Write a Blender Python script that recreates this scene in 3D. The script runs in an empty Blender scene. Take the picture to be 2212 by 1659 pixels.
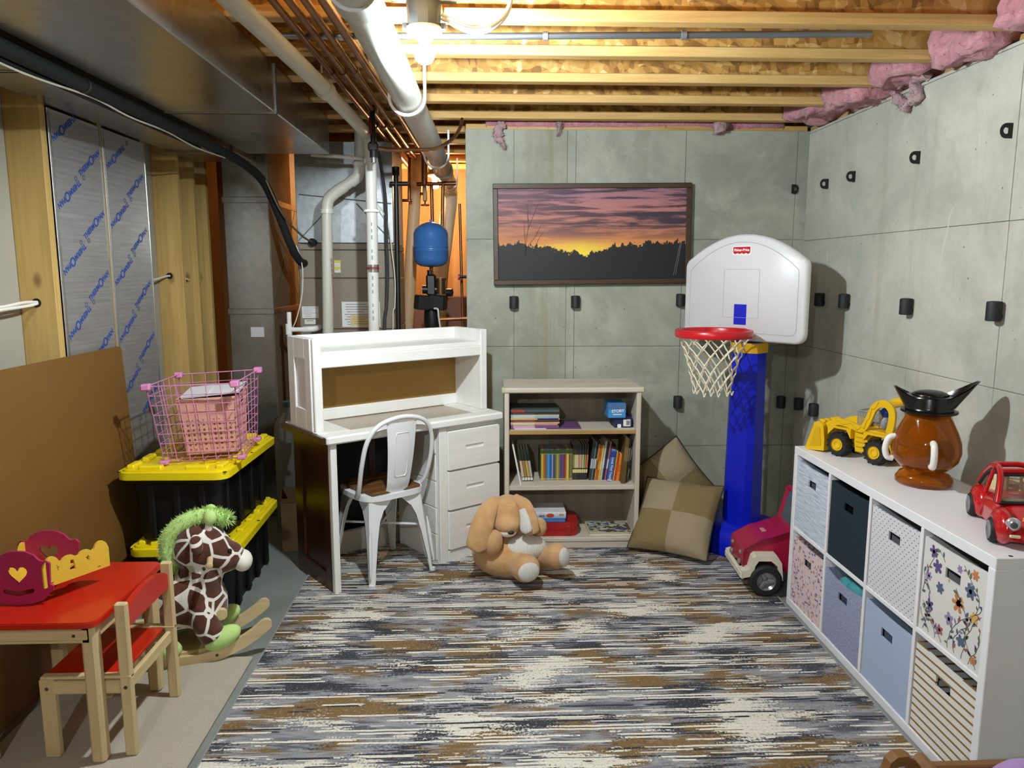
import bpy, bmesh, math, random
from mathutils import Vector, Matrix, Euler, noise
random.seed(11)
SC = bpy.context.scene
COL = SC.collection
PI = math.pi
def rad(a): return math.radians(a)

# ------------------------------------------------------------ camera, world, exposure
FPX, CX, CY, HC = 1620.0, 1106.0, 829.5, 1.52
YAW = math.atan(60.0 / FPX)
PITCH = math.atan(241.5 / math.hypot(FPX, 60.0))
cam_d = bpy.data.cameras.new('camera')
cam_d.sensor_width = 36.0
cam_d.lens = FPX / 2212.0 * 36.0
cam_d.clip_start = 0.02
cam = bpy.data.objects.new('camera', cam_d)
cam.location = (0, 0, HC)
cam.rotation_euler = (PI / 2 - PITCH, 0, -YAW)
COL.objects.link(cam)
SC.camera = cam
world = bpy.data.worlds.new('world')
SC.world = world
world.use_nodes = True
world.node_tree.nodes['Background'].inputs[0].default_value = (0.9, 0.95, 1.0, 1)
world.node_tree.nodes['Background'].inputs[1].default_value = 0.02
SC.view_settings.view_transform = 'Standard'
SC.view_settings.look = 'None'
SC.view_settings.gamma = 1.0
SC.view_settings.use_curve_mapping = False
SC.view_settings.exposure = 0.0
LAMP_MAIN = 3500.0       # emission of the bulb over the play corner
LAMP_UTIL = 1150.0       # bulb in the utility room
LAMP_REAR = 2500.0       # the basement's next bulbs, behind the camera

# pixel of the photograph -> point of the room at a known depth, height or side
_fw = Vector((math.sin(YAW) * math.cos(PITCH), math.cos(YAW) * math.cos(PITCH), -math.sin(PITCH)))
_rt = Vector((math.cos(YAW), -math.sin(YAW), 0))
_up = _rt.cross(_fw)
def _ray(px, py): return _fw + _rt * ((px - CX) / FPX) - _up * ((py - CY) / FPX)
def atY(px, py, y):
    r = _ray(px, py); return Vector((0, 0, HC)) + r * (y / r.y)
def atZ(px, py, z):
    r = _ray(px, py); return Vector((0, 0, HC)) + r * ((z - HC) / r.z)
def atX(px, py, x):
    r = _ray(px, py); return Vector((0, 0, HC)) + r * (x / r.x)

# ------------------------------------------------------------ mesh helpers
class G:
    def __init__(s): s.v = []; s.f = []
    def add(s, vs, fs, M=None):
        o = len(s.v)
        for p in vs:
            p = Vector(p)
            s.v.append(M @ p if M is not None else p)
        for f in fs: s.f.append([i + o for i in f])
        return s
    def b(s, x0, x1, y0, y1, z0, z1, c=0.0, M=None):
        if x0 > x1: x0, x1 = x1, x0
        if y0 > y1: y0, y1 = y1, y0
        if z0 > z1: z0, z1 = z1, z0
        if c <= 0:
            vs = [(x0,y0,z0),(x1,y0,z0),(x1,y1,z0),(x0,y1,z0),(x0,y0,z1),(x1,y0,z1),(x1,y1,z1),(x0,y1,z1)]
            fs = [(3,2,1,0),(4,5,6,7),(0,1,5,4),(1,2,6,5),(2,3,7,6),(3,0,4,7)]
            return s.add(vs, fs, M)
        c = min(c, (x1-x0)*.49, (y1-y0)*.49, (z1-z0)*.49)
        vs = []; X = (x0, x1); Y = (y0, y1); Z = (z0, z1)
        sg = (1, -1)
        def idx(i, j, k, a): return ((i*2+j)*2+k)*3 + a
        for i in (0, 1):
            for j in (0, 1):
                for k in (0, 1):
                    x, y, z = X[i], Y[j], Z[k]
                    vs.append((x, y + sg[j]*c, z + sg[k]*c))
                    vs.append((x + sg[i]*c, y, z + sg[k]*c))
                    vs.append((x + sg[i]*c, y + sg[j]*c, z))
        fs = []
        for i in (0, 1): fs.append([idx(i,0,0,0), idx(i,1,0,0), idx(i,1,1,0), idx(i,0,1,0)])
        for j in (0, 1): fs.append([idx(0,j,0,1), idx(1,j,0,1), idx(1,j,1,1), idx(0,j,1,1)])
        for k in (0, 1): fs.append([idx(0,0,k,2), idx(1,0,k,2), idx(1,1,k,2), idx(0,1,k,2)])
        for j in (0, 1):
            for k in (0, 1): fs.append([idx(0,j,k,1), idx(1,j,k,1), idx(1,j,k,2), idx(0,j,k,2)])
        for i in (0, 1):
            for k in (0, 1): fs.append([idx(i,0,k,0), idx(i,1,k,0), idx(i,1,k,2), idx(i,0,k,2)])
        for i in (0, 1):
            for j in (0, 1): fs.append([idx(i,j,0,0), idx(i,j,1,0), idx(i,j,1,1), idx(i,j,0,1)])
        for i in (0, 1):
            for j in (0, 1):
                for k in (0, 1): fs.append([idx(i,j,k,0), idx(i,j,k,1), idx(i,j,k,2)])
        return s.add(vs, fs, M)
    def tube(s, pts, r, n=10, closed=False, caps=True, M=None):
        pts = [Vector(p) for p in pts]; m = len(pts)
        rs = [r] * m if isinstance(r, (int, float)) else list(r)
        vs = []; fs = []; prev = None
        for i in range(m):
            if closed: t = pts[(i+1) % m] - pts[i-1]
            elif i == 0: t = pts[1] - pts[0]
            elif i == m-1: t = pts[-1] - pts[-2]
            else: t = (pts[i+1] - pts[i]).normalized() + (pts[i] - pts[i-1]).normalized()
            if t.length < 1e-9: t = Vector((0, 0, 1))
            t.normalize()
            if prev is None:
                a = Vector((0, 0, 1)) if abs(t.z) < .9 else Vector((1, 0, 0))
                nx = t.cross(a).normalized()
            else:
                nx = prev - t * prev.dot(t)
                if nx.length < 1e-6: nx = t.orthogonal()
                nx.normalize()
            prev = nx; ny = t.cross(nx)
            for k in range(n):
                an = 2*PI*k/n
                vs.append(pts[i] + (nx*math.cos(an) + ny*math.sin(an)) * rs[i])
        for i in range(m if closed else m-1):
            j = (i+1) % m
            for k in range(n):
                l = (k+1) % n
                fs.append((i*n+k, i*n+l, j*n+l, j*n+k))
        if caps and not closed:
            fs.append(list(range(n))[::-1]); fs.append([(m-1)*n+k for k in range(n)])
        return s.add(vs, fs, M)
    def cyl(s, p0, p1, r, r1=None, n=16, M=None):
        return s.tube([p0, p1], [r, r if r1 is None else r1], n, M=M)
    def ring(s, p0, p1, ri, ro, n=24, M=None):
        p0 = Vector(p0); p1 = Vector(p1); t = (p1-p0).normalized()
        nx = t.orthogonal().normalized(); ny = t.cross(nx); vs = []; fs = []
        for p, r in ((p0, ri), (p0, ro), (p1, ro), (p1, ri)):
            for k in range(n):
                a = 2*PI*k/n; vs.append(p + (nx*math.cos(a)+ny*math.sin(a))*r)
        for q in range(4):
            for k in range(n):
                l = (k+1) % n; w = (q+1) % 4
                fs.append((q*n+k, q*n+l, w*n+l, w*n+k))
        return s.add(vs, fs, M)
    def lathe(s, prof, n=24, c=(0, 0, 0), M=None, caps=True):
        vs = []; fs = []; m = len(prof); c = Vector(c)
        for r, z in prof:
            for k in range(n):
                a = 2*PI*k/n; vs.append(c + Vector((max(r, 1e-5)*math.cos(a), max(r, 1e-5)*math.sin(a), z)))
        for i in range(m-1):
            for k in range(n):
                l = (k+1) % n
                fs.append((i*n+k, i*n+l, (i+1)*n+l, (i+1)*n+k))
        if caps and prof[0][0] > 1e-4: fs.append(list(range(n))[::-1])
        if caps and prof[-1][0] > 1e-4: fs.append([(m-1)*n+k for k in range(n)])
        return s.add(vs, fs, M)
    def prism(s, poly, t0, t1, ax='z', M=None):
        # polygon (a,b) extruded between t0 and t1; ax names the extrusion axis
        def P(a, b, t):
            return (a, b, t) if ax == 'z' else ((a, t, b) if ax == 'y' else (t, a, b))
        n = len(poly); vs = [P(a, b, t0) for a, b in poly] + [P(a, b, t1) for a, b in poly]
        fs = [list(range(n))[::-1], list(range(n, 2*n))] + [(i, (i+1) % n, n+(i+1) % n, n+i) for i in range(n)]
        return s.add(vs, fs, M)
    def ell(s, c, r, rot=None, nu=20, nv=12, M=None):
        R = Euler(rot).to_matrix() if rot else None; vs = []; fs = []; c = Vector(c)
        for j in range(nv+1):
            th = PI*j/nv
            for i in range(nu):
                ph = 2*PI*i/nu
                p = Vector((r[0]*math.sin(th)*math.cos(ph), r[1]*math.sin(th)*math.sin(ph), r[2]*math.cos(th)))
                vs.append(c + (R @ p if R else p))
        for j in range(nv):
            for i in range(nu):
                k = (i+1) % nu
                if j == 0: fs.append((j*nu, (j+1)*nu+k, (j+1)*nu+i)) if False else fs.append((j*nu+i, (j+1)*nu+i, (j+1)*nu+k, j*nu+k))
                else: fs.append((j*nu+i, (j+1)*nu+i, (j+1)*nu+k, j*nu+k))
        return s.add(vs, fs, M)
    def grid(s, fn, nu, nv, cu=False, cv=False, M=None):
        vs = []; fs = []
        for j in range(nv if cv else nv+1):
            for i in range(nu if cu else nu+1):
                vs.append(fn(i/nu, j/nv))
        W = nu if cu else nu+1; Hh = nv if cv else nv+1
        for j in range(nv):
            for i in range(nu):
                fs.append((j*W+i, j*W+(i+1) % W, ((j+1) % Hh)*W+(i+1) % W, ((j+1) % Hh)*W+i))
        return s.add(vs, fs, M)
    def mesh(s, name, smooth=35):
        me = bpy.data.meshes.new(name)
        me.from_pydata([tuple(p) for p in s.v], [], s.f)
        bm = bmesh.new(); bm.from_mesh(me)
        bmesh.ops.remove_doubles(bm, verts=bm.verts, dist=1e-6)
        bmesh.ops.recalc_face_normals(bm, faces=bm.faces)
        bm.to_mesh(me); bm.free()
        if smooth:
            for p in me.polygons: p.use_smooth = True
            me.set_sharp_from_angle(angle=rad(smooth))
        return me
    def build(s, name, mat, parent=None, smooth=35):
        return link(name, s.mesh(name, smooth), mat, parent)

def link(name, me, mat, parent=None):
    o = bpy.data.objects.new(name, me)
    if mat is not None and len(me.materials) == 0: me.materials.append(mat)
    COL.objects.link(o)
    if parent is not None: o.parent = parent
    return o
def tag(o, label=None, cat=None, group=None, kind=None):
    if label: o['label'] = label
    if cat: o['category'] = cat
    if group: o['group'] = group
    if kind: o['kind'] = kind
    return o
def thing(name, label, cat, loc=(0, 0, 0), rz=0.0, group=None, rot=None):
    o = bpy.data.objects.new(name, None)
    o.empty_display_size = .05
    o.location = loc
    o.rotation_euler = rot if rot else (0, 0, rz)
    COL.objects.link(o)
    return tag(o, label, cat, group)
def struct(o): o['kind'] = 'structure'; return o
def baked(o, mods):
    """evaluate modifiers added by mods(o) into the mesh"""
    mods(o)
    dg = bpy.context.evaluated_depsgraph_get(); dg.update()
    me = bpy.data.meshes.new_from_object(o.evaluated_get(dg))
    o.modifiers.clear(); o.data = me
    return o
def blob(name, g, mat, parent, vox=.008, it=8, fac=.5):
    o = g.build(name, mat, None, 0)
    def mods(o):
        m = o.modifiers.new('r', 'REMESH'); m.mode = 'VOXEL'; m.voxel_size = vox
        q = o.modifiers.new('s', 'SMOOTH'); q.iterations = it; q.factor = fac
    baked(o, mods)
    for p in o.data.polygons: p.use_smooth = True
    o.data.name = name
    if parent is not None: o.parent = parent
    return o
def text_mesh(body, size, bold=0.0, extrude=0.0004, spacing=1.0):
    cu = bpy.data.curves.new('lettering', 'FONT')
    cu.body = body; cu.size = size; cu.align_x = 'CENTER'; cu.align_y = 'CENTER'
    cu.extrude = extrude; cu.offset = bold; cu.space_character = spacing; cu.resolution_u = 3
    o = bpy.data.objects.new('lettering_source', cu)
    COL.objects.link(o)
    dg = bpy.context.evaluated_depsgraph_get(); dg.update()
    me = bpy.data.meshes.new_from_object(o.evaluated_get(dg))
    bpy.data.objects.remove(o); bpy.data.curves.remove(cu)
    me.materials.clear()
    return me
def frame_matrix(o, ex, ey):
    """matrix whose local x,y axes run along ex,ey"""
    ex = Vector(ex).normalized(); ez = ex.cross(Vector(ey)).normalized(); ey = ez.cross(ex)
    m = Matrix((ex, ey, ez)).transposed().to_4x4(); m.translation = Vector(o); return m
def spline(pts, k=8):
    """Catmull-Rom through points"""
    P = [Vector(p) for p in pts]; P = [2*P[0]-P[1]] + P + [2*P[-1]-P[-2]]; out = []
    for i in range(1, len(P)-2):
        for q in range(k):
            t = q/k; a, b, c, d = P[i-1], P[i], P[i+1], P[i+2]
            out.append(.5*((2*b) + (c-a)*t + (2*a-5*b+4*c-d)*t*t + (3*b-a-3*c+d)*t**3))
    out.append(P[-2]); return out
ORD = ['first','second','third','fourth','fifth','sixth','seventh','eighth','ninth','tenth','eleventh','twelfth','thirteenth','fourteenth','fifteenth','sixteenth','seventeenth','eighteenth','nineteenth','twentieth','twenty-first','twenty-second','twenty-third','twenty-fourth','twenty-fifth','twenty-sixth']

# ------------------------------------------------------------ materials
def lin(c):
    if isinstance(c, str):
        c = c.lstrip('#'); c = [int(c[i:i+2], 16)/255 for i in (0, 2, 4)]
    return tuple((x/12.92 if x <= .04045 else ((x+.055)/1.055)**2.4) for x in c) + (1,)
class NT:
    def __init__(s, name):
        s.m = bpy.data.materials.new(name); s.m.use_nodes = True
        s.t = s.m.node_tree; s.bs = s.t.nodes['Principled BSDF']
        s._co = None
    def n(s, typ, **kw):
        nd = s.t.nodes.new(typ)
        for k, v in kw.items():
            if k == 'inp':
                for a, b in v.items(): s.set(nd.inputs[a], b)
            else: setattr(nd, k, v)
        return nd
    def set(s, sock, val):
        if hasattr(val, 'links') or hasattr(val, 'is_output'): s.t.links.new(val, sock)
        else: sock.default_value = val
    def co(s, kind='Object', scale=(1, 1, 1), rot=(0, 0, 0), loc=(0, 0, 0)):
        if s._co is None: s._co = s.n('ShaderNodeTexCoord')
        mp = s.n('ShaderNodeMapping'); s.set(mp.inputs[0], s._co.outputs[kind])
        mp.inputs['Scale'].default_value = scale; mp.inputs['Rotation'].default_value = rot; mp.inputs['Location'].default_value = loc
        return mp.outputs[0]
    def noise(s, co, scale, detail=4, rough=.55, dist=0.0):
        nd = s.n('ShaderNodeTexNoise', inp={'Scale': scale, 'Detail': detail, 'Roughness': rough, 'Distortion': dist}); s.set(nd.inputs['Vector'], co)
        return nd.outputs['Fac']
    def vor(s, co, scale, feature='F1', rnd=1.0, out='Distance'):
        nd = s.n('ShaderNodeTexVoronoi', feature=feature, inp={'Scale': scale, 'Randomness': rnd}); s.set(nd.inputs['Vector'], co)
        return nd.outputs[out]
    def ramp(s, fac, stops, interp='LINEAR'):
        nd = s.n('ShaderNodeValToRGB'); nd.color_ramp.interpolation = interp; e = nd.color_ramp.elements
        while len(e) < len(stops): e.new(.5)
        for q, (p, c) in zip(e, stops):
            q.position = p; q.color = lin(c) if not isinstance(c, (int, float)) else (c, c, c, 1)
        s.set(nd.inputs[0], fac); return nd.outputs[0]
    def mix(s, fac, a, b, blend='MIX'):
        nd = s.n('ShaderNodeMix', data_type='RGBA', blend_type=blend)
        s.set(nd.inputs[0], fac); s.set(nd.inputs[6], lin(a) if isinstance(a, str) else a); s.set(nd.inputs[7], lin(b) if isinstance(b, str) else b)
        return nd.outputs[2]
    def math(s, op, a, b=0.0):
        nd = s.n('ShaderNodeMath', operation=op); s.set(nd.inputs[0], a); s.set(nd.inputs[1], b); return nd.outputs[0]
    def sep(s, co):
        nd = s.n('ShaderNodeSeparateXYZ'); s.set(nd.inputs[0], co); return nd.outputs
    def bump(s, h, strength=.3, dist=.01):
        nd = s.n('ShaderNodeBump', inp={'Strength': strength, 'Distance': dist, 'Height': h}); s.set(s.bs.inputs['Normal'], nd.outputs[0])
    def col(s, c): s.set(s.bs.inputs['Base Color'], lin(c) if isinstance(c, str) else c); return s
    def done(s, rough=.5, metal=0.0, **kw):
        s.set(s.bs.inputs['Roughness'], rough); s.set(s.bs.inputs['Metallic'], metal)
        for k, v in kw.items(): s.set(s.bs.inputs[k], v)
        return s.m
_mc = {}
def M(hexc, rough=.5, metal=0.0, var=.06, vs=9.0, bump=0.0, bs=150.0, name=None, **kw):
    key = (hexc, rough, metal, var, vs, bump, bs, str(sorted(kw.items())))
    if key in _mc: return _mc[key]
    t = NT(name or 'mat_'+hexc.strip('#')); co = t.co()
    c = lin(hexc); lo = tuple(x*(1-var) for x in c[:3])+(1,); hi = tuple(min(1, x*(1+var)) for x in c[:3])+(1,)
    t.col(t.mix(t.noise(co, vs, 3), lo, hi))
    if bump: t.bump(t.noise(co, bs, 3), bump, .004)
    _mc[key] = t.done(rough, metal, **kw); return _mc[key]
def wood(name, a, b, axis=0, scale=14.0, rough=.55, knots=None, bump=.1, ring=1.0):
    t = NT(name); sc = [scale]*3; sc[axis] = scale*.055
    co = t.co(scale=tuple(sc)); f = t.noise(co, 1.0, 6, .62, .8*ring)
    fine = t.noise(t.co(scale=tuple(q*6 for q in sc)), 1.0, 3)
    f2 = t.math('ADD', t.math('MULTIPLY', f, .75), t.math('MULTIPLY', fine, .25))
    c = t.ramp(f2, [(.32, a), (.66, b)])
    if knots:
        sk = [3.1]*3; sk[axis] = 1.7
        kn = t.vor(t.co(scale=tuple(sk)), 1.0)
        c = t.mix(t.ramp(kn, [(.02, 1.0), (.075, 0.0)]), c, knots)
    t.col(c); t.bump(f2, bump, .003)
    return t.done(rough)

# ---- surfaces of the room
def mat_concrete(name, base, dark, seed):
    t = NT(name); co = t.co(loc=(seed, seed*2, 0))
    big = t.noise(co, 1.9, 7, .66, .5)
    c = t.mix(t.ramp(big, [(.38, 0.0), (.60, 1.0)]), dark, base)
    blot = t.noise(t.co(scale=(2.2, 2.2, 1.3), loc=(seed*3+4, 1, 2)), 1.0, 5, .7, .8)
    c = t.mix(t.ramp(blot, [(.57, 0.0), (.72, .45)]), c, '7c7d72')
    c = t.mix(t.ramp(t.noise(co, 9, 5, .7), [(.55, 0.0), (.75, .35)]), c, 'c3c4b8')
    streak = t.noise(t.co(scale=(9, 9, .7), loc=(seed, 0, 3)), 1.0, 4, .6)
    c = t.mix(t.ramp(streak, [(.56, 0.0), (.74, .28)]), c, '8a866b')
    c = t.mix(t.math('MULTIPLY', t.noise(co, 38, 3), .20), c, '6f7068')
    if seed == 0.0:
        s3 = t.sep(t.co()); w_ = t.ramp(t.math('ABSOLUTE', t.math('SUBTRACT', t.math('ADD', s3[0], t.math('MULTIPLY', t.noise(co, 3, 3), .08)), .40)), [(.03, .8), (.14, 0.0)])
        c = t.mix(t.math('MULTIPLY', w_, t.ramp(t.noise(t.co(scale=(26, 1, 1.2)), 1.0, 4), [(.40, .1), (.60, .8)])), c, '86805f')
    pits = t.vor(co, 16)
    pm = t.math('MULTIPLY', t.ramp(pits, [(.035, 1.0), (.075, 0.0)]), t.ramp(t.noise(co, 5, 2), [(.47, 0.0), (.58, .95)]))
    c = t.mix(pm, c, '4c4d46')
    t.col(c)
    t.bump(t.math('SUBTRACT', t.noise(co, 70, 4), t.math('MULTIPLY', pm, 2.0)), .22, .004)
    return t.done(.85)
m_conc_b = mat_concrete('concrete_back', 'acae9f', '8f9285', 0.0)
m_conc_r = mat_concrete('concrete_right', 'c8c8bb', 'aeb0a5', 5.0)
m_joint = M('8a8c80', .9, name='concrete_joint')
def mat_floor():
    t = NT('painted_floor'); co = t.co()
    t.col(t.mix(t.ramp(t.noise(co, 2.5, 5, .6), [(.35, 0.0), (.7, 1.0)]), '7b807b', '8b908a'))
    t.bump(t.noise(co, 60, 3), .1, .003); return t.done(.5)
m_floor = mat_floor()
def mat_osb(name, dark=1.0):
    t = NT(name)
    n0 = t.n('ShaderNodeTexNoise', inp={'Scale': 2.2, 'Detail': 2}); t.set(n0.inputs['Vector'], t.co())
    warp = t.n('ShaderNodeVectorMath', operation='MULTIPLY_ADD'); t.set(warp.inputs[0], n0.outputs['Color']); warp.inputs[1].default_value = (.22, .22, .22); t.set(warp.inputs[2], t.co(scale=(1, 1, 1)))
    def layer(rot, sc):
        mp = t.n('ShaderNodeMapping'); t.set(mp.inputs[0], warp.outputs[0]); mp.inputs['Rotation'].default_value = rot; mp.inputs['Scale'].default_value = sc
        return t.vor(mp.outputs[0], 1.0, out='Color')
    a = t.sep(layer((.3, .6, .9), (9, 46, 30)))[0]
    b = t.sep(layer((.9, -.7, .2), (44, 11, 30)))[1]
    f = t.math('ADD', t.math('MULTIPLY', a, .6), t.math('MULTIPLY', b, .4))
    c = t.ramp(f, [(.10, '7d5626'), (.35, 'a87a38'), (.55, 'bf9047'), (.75, 'c9a05a'), (.92, 'dcbc80')])
    t.col(c); t.bump(f, .25, .003); return t.done(.7)
m_osb = mat_osb('osb_board')
m_joistwood = wood('joist_flange_wood', 'b98c45', 'dcb878', 0, 16, .65, None, .2)
m_sill = wood('sill_wood', 'a88346', 'cfae6e', 1, 16, .7, None, .2)
m_stud = wood('stud_pine', 'b5914f', 'd2b06c', 2, 15, .65, '6b431b', .12)
m_studdark = wood('stud_orange', 'a8703a', 'c4894a', 2, 15, .65, '5d3514', .12)
m_drywall = M('a59f8f', .9, var=.05, name='drywall_back')
m_ply = wood('utility_plywood', 'a87c4c', 'c79c68', 2, 5, .7, None, .1)

def mat_galv(name, col, rough, var=.12):
    t = NT(name); co = t.co(); sp = t.sep(t.vor(co, 38, out='Color'))[0]
    c = lin(col); t.col(t.mix(t.math('ADD', t.math('MULTIPLY', sp, .5), t.math('MULTIPLY', t.noise(co, 4, 4), .5)), tuple(x*(1-var) for x in c[:3])+(1,), tuple(min(1, x*(1+var)) for x in c[:3])+(1,)))
    t.bump(t.noise(t.co(), 1.3, 1), .06, .05)
    return t.done(t.ramp(t.noise(co, 2.5, 2), [(.3, rough-.05), (.7, rough+.07)]), .88)
m_galv = mat_galv('galvanised_duct', 'a6a49d', .27)
m_galv2 = mat_galv('galvanised_plenum', 'b5babd', .45, .2)
m_seam = M('4c4a46', .5, .7, name='duct_seam')

# ------------------------------------------------------------ floor
struct(G().b(-3.6, 2.06, -3.6, 6.8, -.1, 0).build('floor', m_floor))

# ------------------------------------------------------------ concrete walls built panel by panel (form-work joints recessed)
WR, WB, WT = 1.86, 4.37, 2.315          # right wall face, back wall face, wall top
def joints(lo, hi, cuts): e = [lo] + [c for c in cuts if lo < c < hi] + [hi]; return list(zip(e[:-1], e[1:]))
wall_back = struct(G().b(-.10, 2.06, WB+.006, WB+.20, 0, WT).build('wall_back', m_joint))
rows = [0, .487, 1.09, 1.707, WT]
colsB = [.173, .476, .525, 1.152, 1.795]
for a, b in joints(-.10, WR+.006, colsB):
    for z0, z1 in joints(0, WT, rows):
        d = random.uniform(-.0008, .0012)
        o = G().b(a+.0012, b-.0012, WB-d, WB+.008, z0+.001, z1-.001, .0012).build('concrete_panel', m_conc_b, wall_back)
wall_right = struct(G().b(WR+.006, 2.06, -3.6, WB+.2, 0, WT).build('wall_right', m_joint))
colsR = [1.40, 2.03, 2.645, 3.22, 3.79, 4.05]
for a, b in joints(-3.6, WB, [-2.4, -1.2, 0, .7]+colsR):
    for z0, z1 in joints(0, WT, [.487, 1.10, 1.70, 2.30]):
        d = random.uniform(-.0008, .0014)
        G().b(WR-d, WR+.008, a+.0014, b-.0014, z0+.001, z1-.001, .0012).build('concrete_panel', m_conc_r, wall_right)
# form ties that still stick out of the joints
m_tie = M('24241f', .6, .3, name='form_tie_iron')
m_cap = M('17181a', .65, name='black_tie_cap')
def tie_loop(x, y, z, wall, back):
    poly = []; hole = []
    for k in range(13):
        a = PI/2 + PI*k/12; poly.append((.022*math.cos(a), .026*math.sin(a)))
    poly = [(.024, .026)] + poly + [(.024, -.026)]
    g = G(); n = len(poly); hole = [(.0115*math.cos(2*PI*k/n+PI/4), .0115*math.sin(2*PI*k/n+PI/4)) for k in range(n)]
    hole = [(.0115*math.cos(math.atan2(b, a)), .0115*math.sin(math.atan2(b, a))) for a, b in poly]
    def P(a, b, t): return (x-.024+a, y+t, z+b) if not back else (x-a+.024, y-.004-.012-a*.35+t, z+b)
    vs = []; fs = []
    for t in (0, .004):
        vs += [P(a, b, t) for a, b in poly] + [P(a, b, t) for a, b in hole]
    for i in range(n):
        j = (i+1) % n
        fs += [(i, j, n+j, n+i), (2*n+j, 2*n+i, 3*n+i, 3*n+j), (i, 2*n+i, 2*n+j, j), (n+i, n+j, 3*n+j, 3*n+i)]
    g.add(vs, fs); o = g.build('form_tie', m_tie, wall, 30); o['label'] = 'rusty black form tie loop'
for px, py in ((1790, 397), (1848, 381), (1988, 340), (2189, 282)):
    p = atX(px, py, WR); tie_loop(WR, p.y, p.z, wall_right, False)
p = atY(1714, 409, WB); tie_loop(p.x-.02, WB, p.z, wall_back, True)
def cap(p, wall, n):
    g = G(); c = Vector(p) + Vector(n)*.026
    g.lathe([(.020, -.036), (.026, -.034), (.026, .030), (.024, .034), (.012, .036)], 14, c)
    g.tube([Vector(p)+Vector((0, 0, -.02))-Vector(n)*.004, c+Vector((0, 0, -.02))], .012, 8)
    o = g.build('tie_cap', m_cap, wall, 40); o['label'] = 'black plastic cap over a form tie'
for px, py in ((1770, 647), (1823, 650), (1957, 662), (2147, 672), (1725, 872), (1757, 885)):
    q = atX(px, py, WR-.026); cap((WR, q.y, q.z), wall_right, (-1, 0, 0))
for px, py in ((1110, 653), (1243, 652), (1470, 648), (1464, 868), (1687, 868)):
    q = atY(px, py, WB-.026); cap((q.x, WB, q.z), wall_back, (0, -1, 0))
# hairline repair crack down the right wall
g = G(); pts = [(2062, 440), (2052, 470), (2047, 500), (2040, 530), (2034, 555), (2028, 600), (2030, 640)]
g.tube([atX(a, b, WR+.0005) for a, b in pts], [.0015, .004, .003, .005, .003, .002, .001], 6)
g.build('filled_crack', M('c9c9bf', .8), wall_right)
# the jog of the foundation beside the utility room, and the far walls
struct(G().b(-.10, .10, WB+.2, 6.8, 0, WT).build('wall_jog', m_conc_b))
struct(G().b(-3.6, -.10, 6.6, 6.8, 0, 2.66).build('wall_utility', m_ply))
struct(G().b(-3.6, 2.06, -3.7, -3.6, 0, 2.66).build('wall_front', m_drywall))
struct(G().b(-3.6, -3.5, -3.6, 6.6, 0, 2.66).build('wall_far_left', m_drywall))

# ------------------------------------------------------------ ceiling: subfloor, I-joists, sill plates
JB = 2.35
ceiling = struct(G().b(-3.6, 2.06, -3.7, 6.8, 2.655, 2.70).build('ceiling', m_osb))
fl = G().b(-2.8, 1.985, -.03, .03, 0, .038, .003).mesh('bottom_flange')
webm = G().b(-2.8, 1.98, -.005, .005, .03, .27).mesh('web', 0)
tf = G().b(-2.8, 1.985, -.03, .03, .262, .30, .003).mesh('top_flange')
for k in range(-15, 10):
    y = 2.672 + .4035*k
    j = thing('joist', None, None, (-.62 if False else 0, y, JB)); j.parent = ceiling
    for me, nm, mt in ((fl, 'bottom_flange', m_joistwood), (webm, 'web', m_osb), (tf, 'top_flange', m_joistwood)):
        link(nm, me, mt, j)
sillb = struct(G().b(-.10, 1.86, WB+.03, WB+.17, WT, JB-.002, .003).build('trim_1', m_joistwood))
sillr = struct(G().b(WR+.03, WR+.17, -3.6, WB+.17, WT, JB-.002, .003).build('trim_2', m_sill))
struct(G().b(WR+.14, WR+.18, -3.6, WB+.17, JB, 2.655).build('trim_3', m_osb))
struct(G().b(-.10, WR, WB+.14, WB+.18, JB, 2.655).build('trim_4', m_osb))

# ------------------------------------------------------------ left wall: studs, the back of the drywall, foil panels
SX = -1.70
wall_left = struct(G().b(SX-.152, SX-.14, -3.6, 4.82, 0, 2.655).build('wall_left', m_drywall))
stud = G().b(SX-.14, SX, -.019, .019, 0, 2.34, .002).mesh('stud')
for i, y in enumerate([-2.98+.425*k for k in range(14)] + [3.08, 3.52, 3.94, 4.37, 4.60, 4.80]):
    o = link('stud', stud, m_stud, wall_left); o.location = (0, y, 0)
for a, b in ((-3.6, 4.82),):
    G().b(SX-.14, SX, a, b, 2.34, 2.378).build('top_plate', m_stud, wall_left)
for y, z in ((3.06, 1.40), (4.35, 1.50)):
    g = G().lathe([(.018, 0), (.018, .002)], 14, M=Matrix.Translation((SX-.075, y, z)) @ Matrix.Rotation(PI/2, 4, 'X'))
    g.build('drilled_hole', M('1d130a', .9), wall_left)
def mat_foil():
    t = NT('printed_foil'); co = t.co(); n = t.noise(t.co(scale=(1, 1, 14)), 5, 4)
    g = t.math('FRACT', t.math('MULTIPLY', t.sep(co)[2], 46.0))
    t.col(t.mix(t.math('MULTIPLY', t.math('LESS_THAN', g, .05), .45), t.ramp(n, [(.3, 'a9a39f'), (.7, 'bcb8b4')]), '6d6a70'))
    t.bump(t.noise(co, 9, 4), .12, .02)
    return t.done(.42, .6)
m_foil = mat_foil()
m_ink = M('23489a', .5, var=.03, name='blue_ink')
m_inkdim = M('55607f', .5, var=.03, name='grey_ink')
me_th = text_mesh('THERM', .052, .0016); me_o = text_mesh('O', .085, .0022); me_pan = text_mesh('PAN', .052, .0016)
for me in (me_th, me_o, me_pan): me.materials.append(m_ink)
def _w(me): xs_ = [v.co.x for v in me.vertices]; return max(xs_)-min(xs_)
_ws = [_w(me_th), _w(me_o), _w(me_pan)]; _gap = .004; _tot = sum(_ws)+2*_gap
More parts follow.
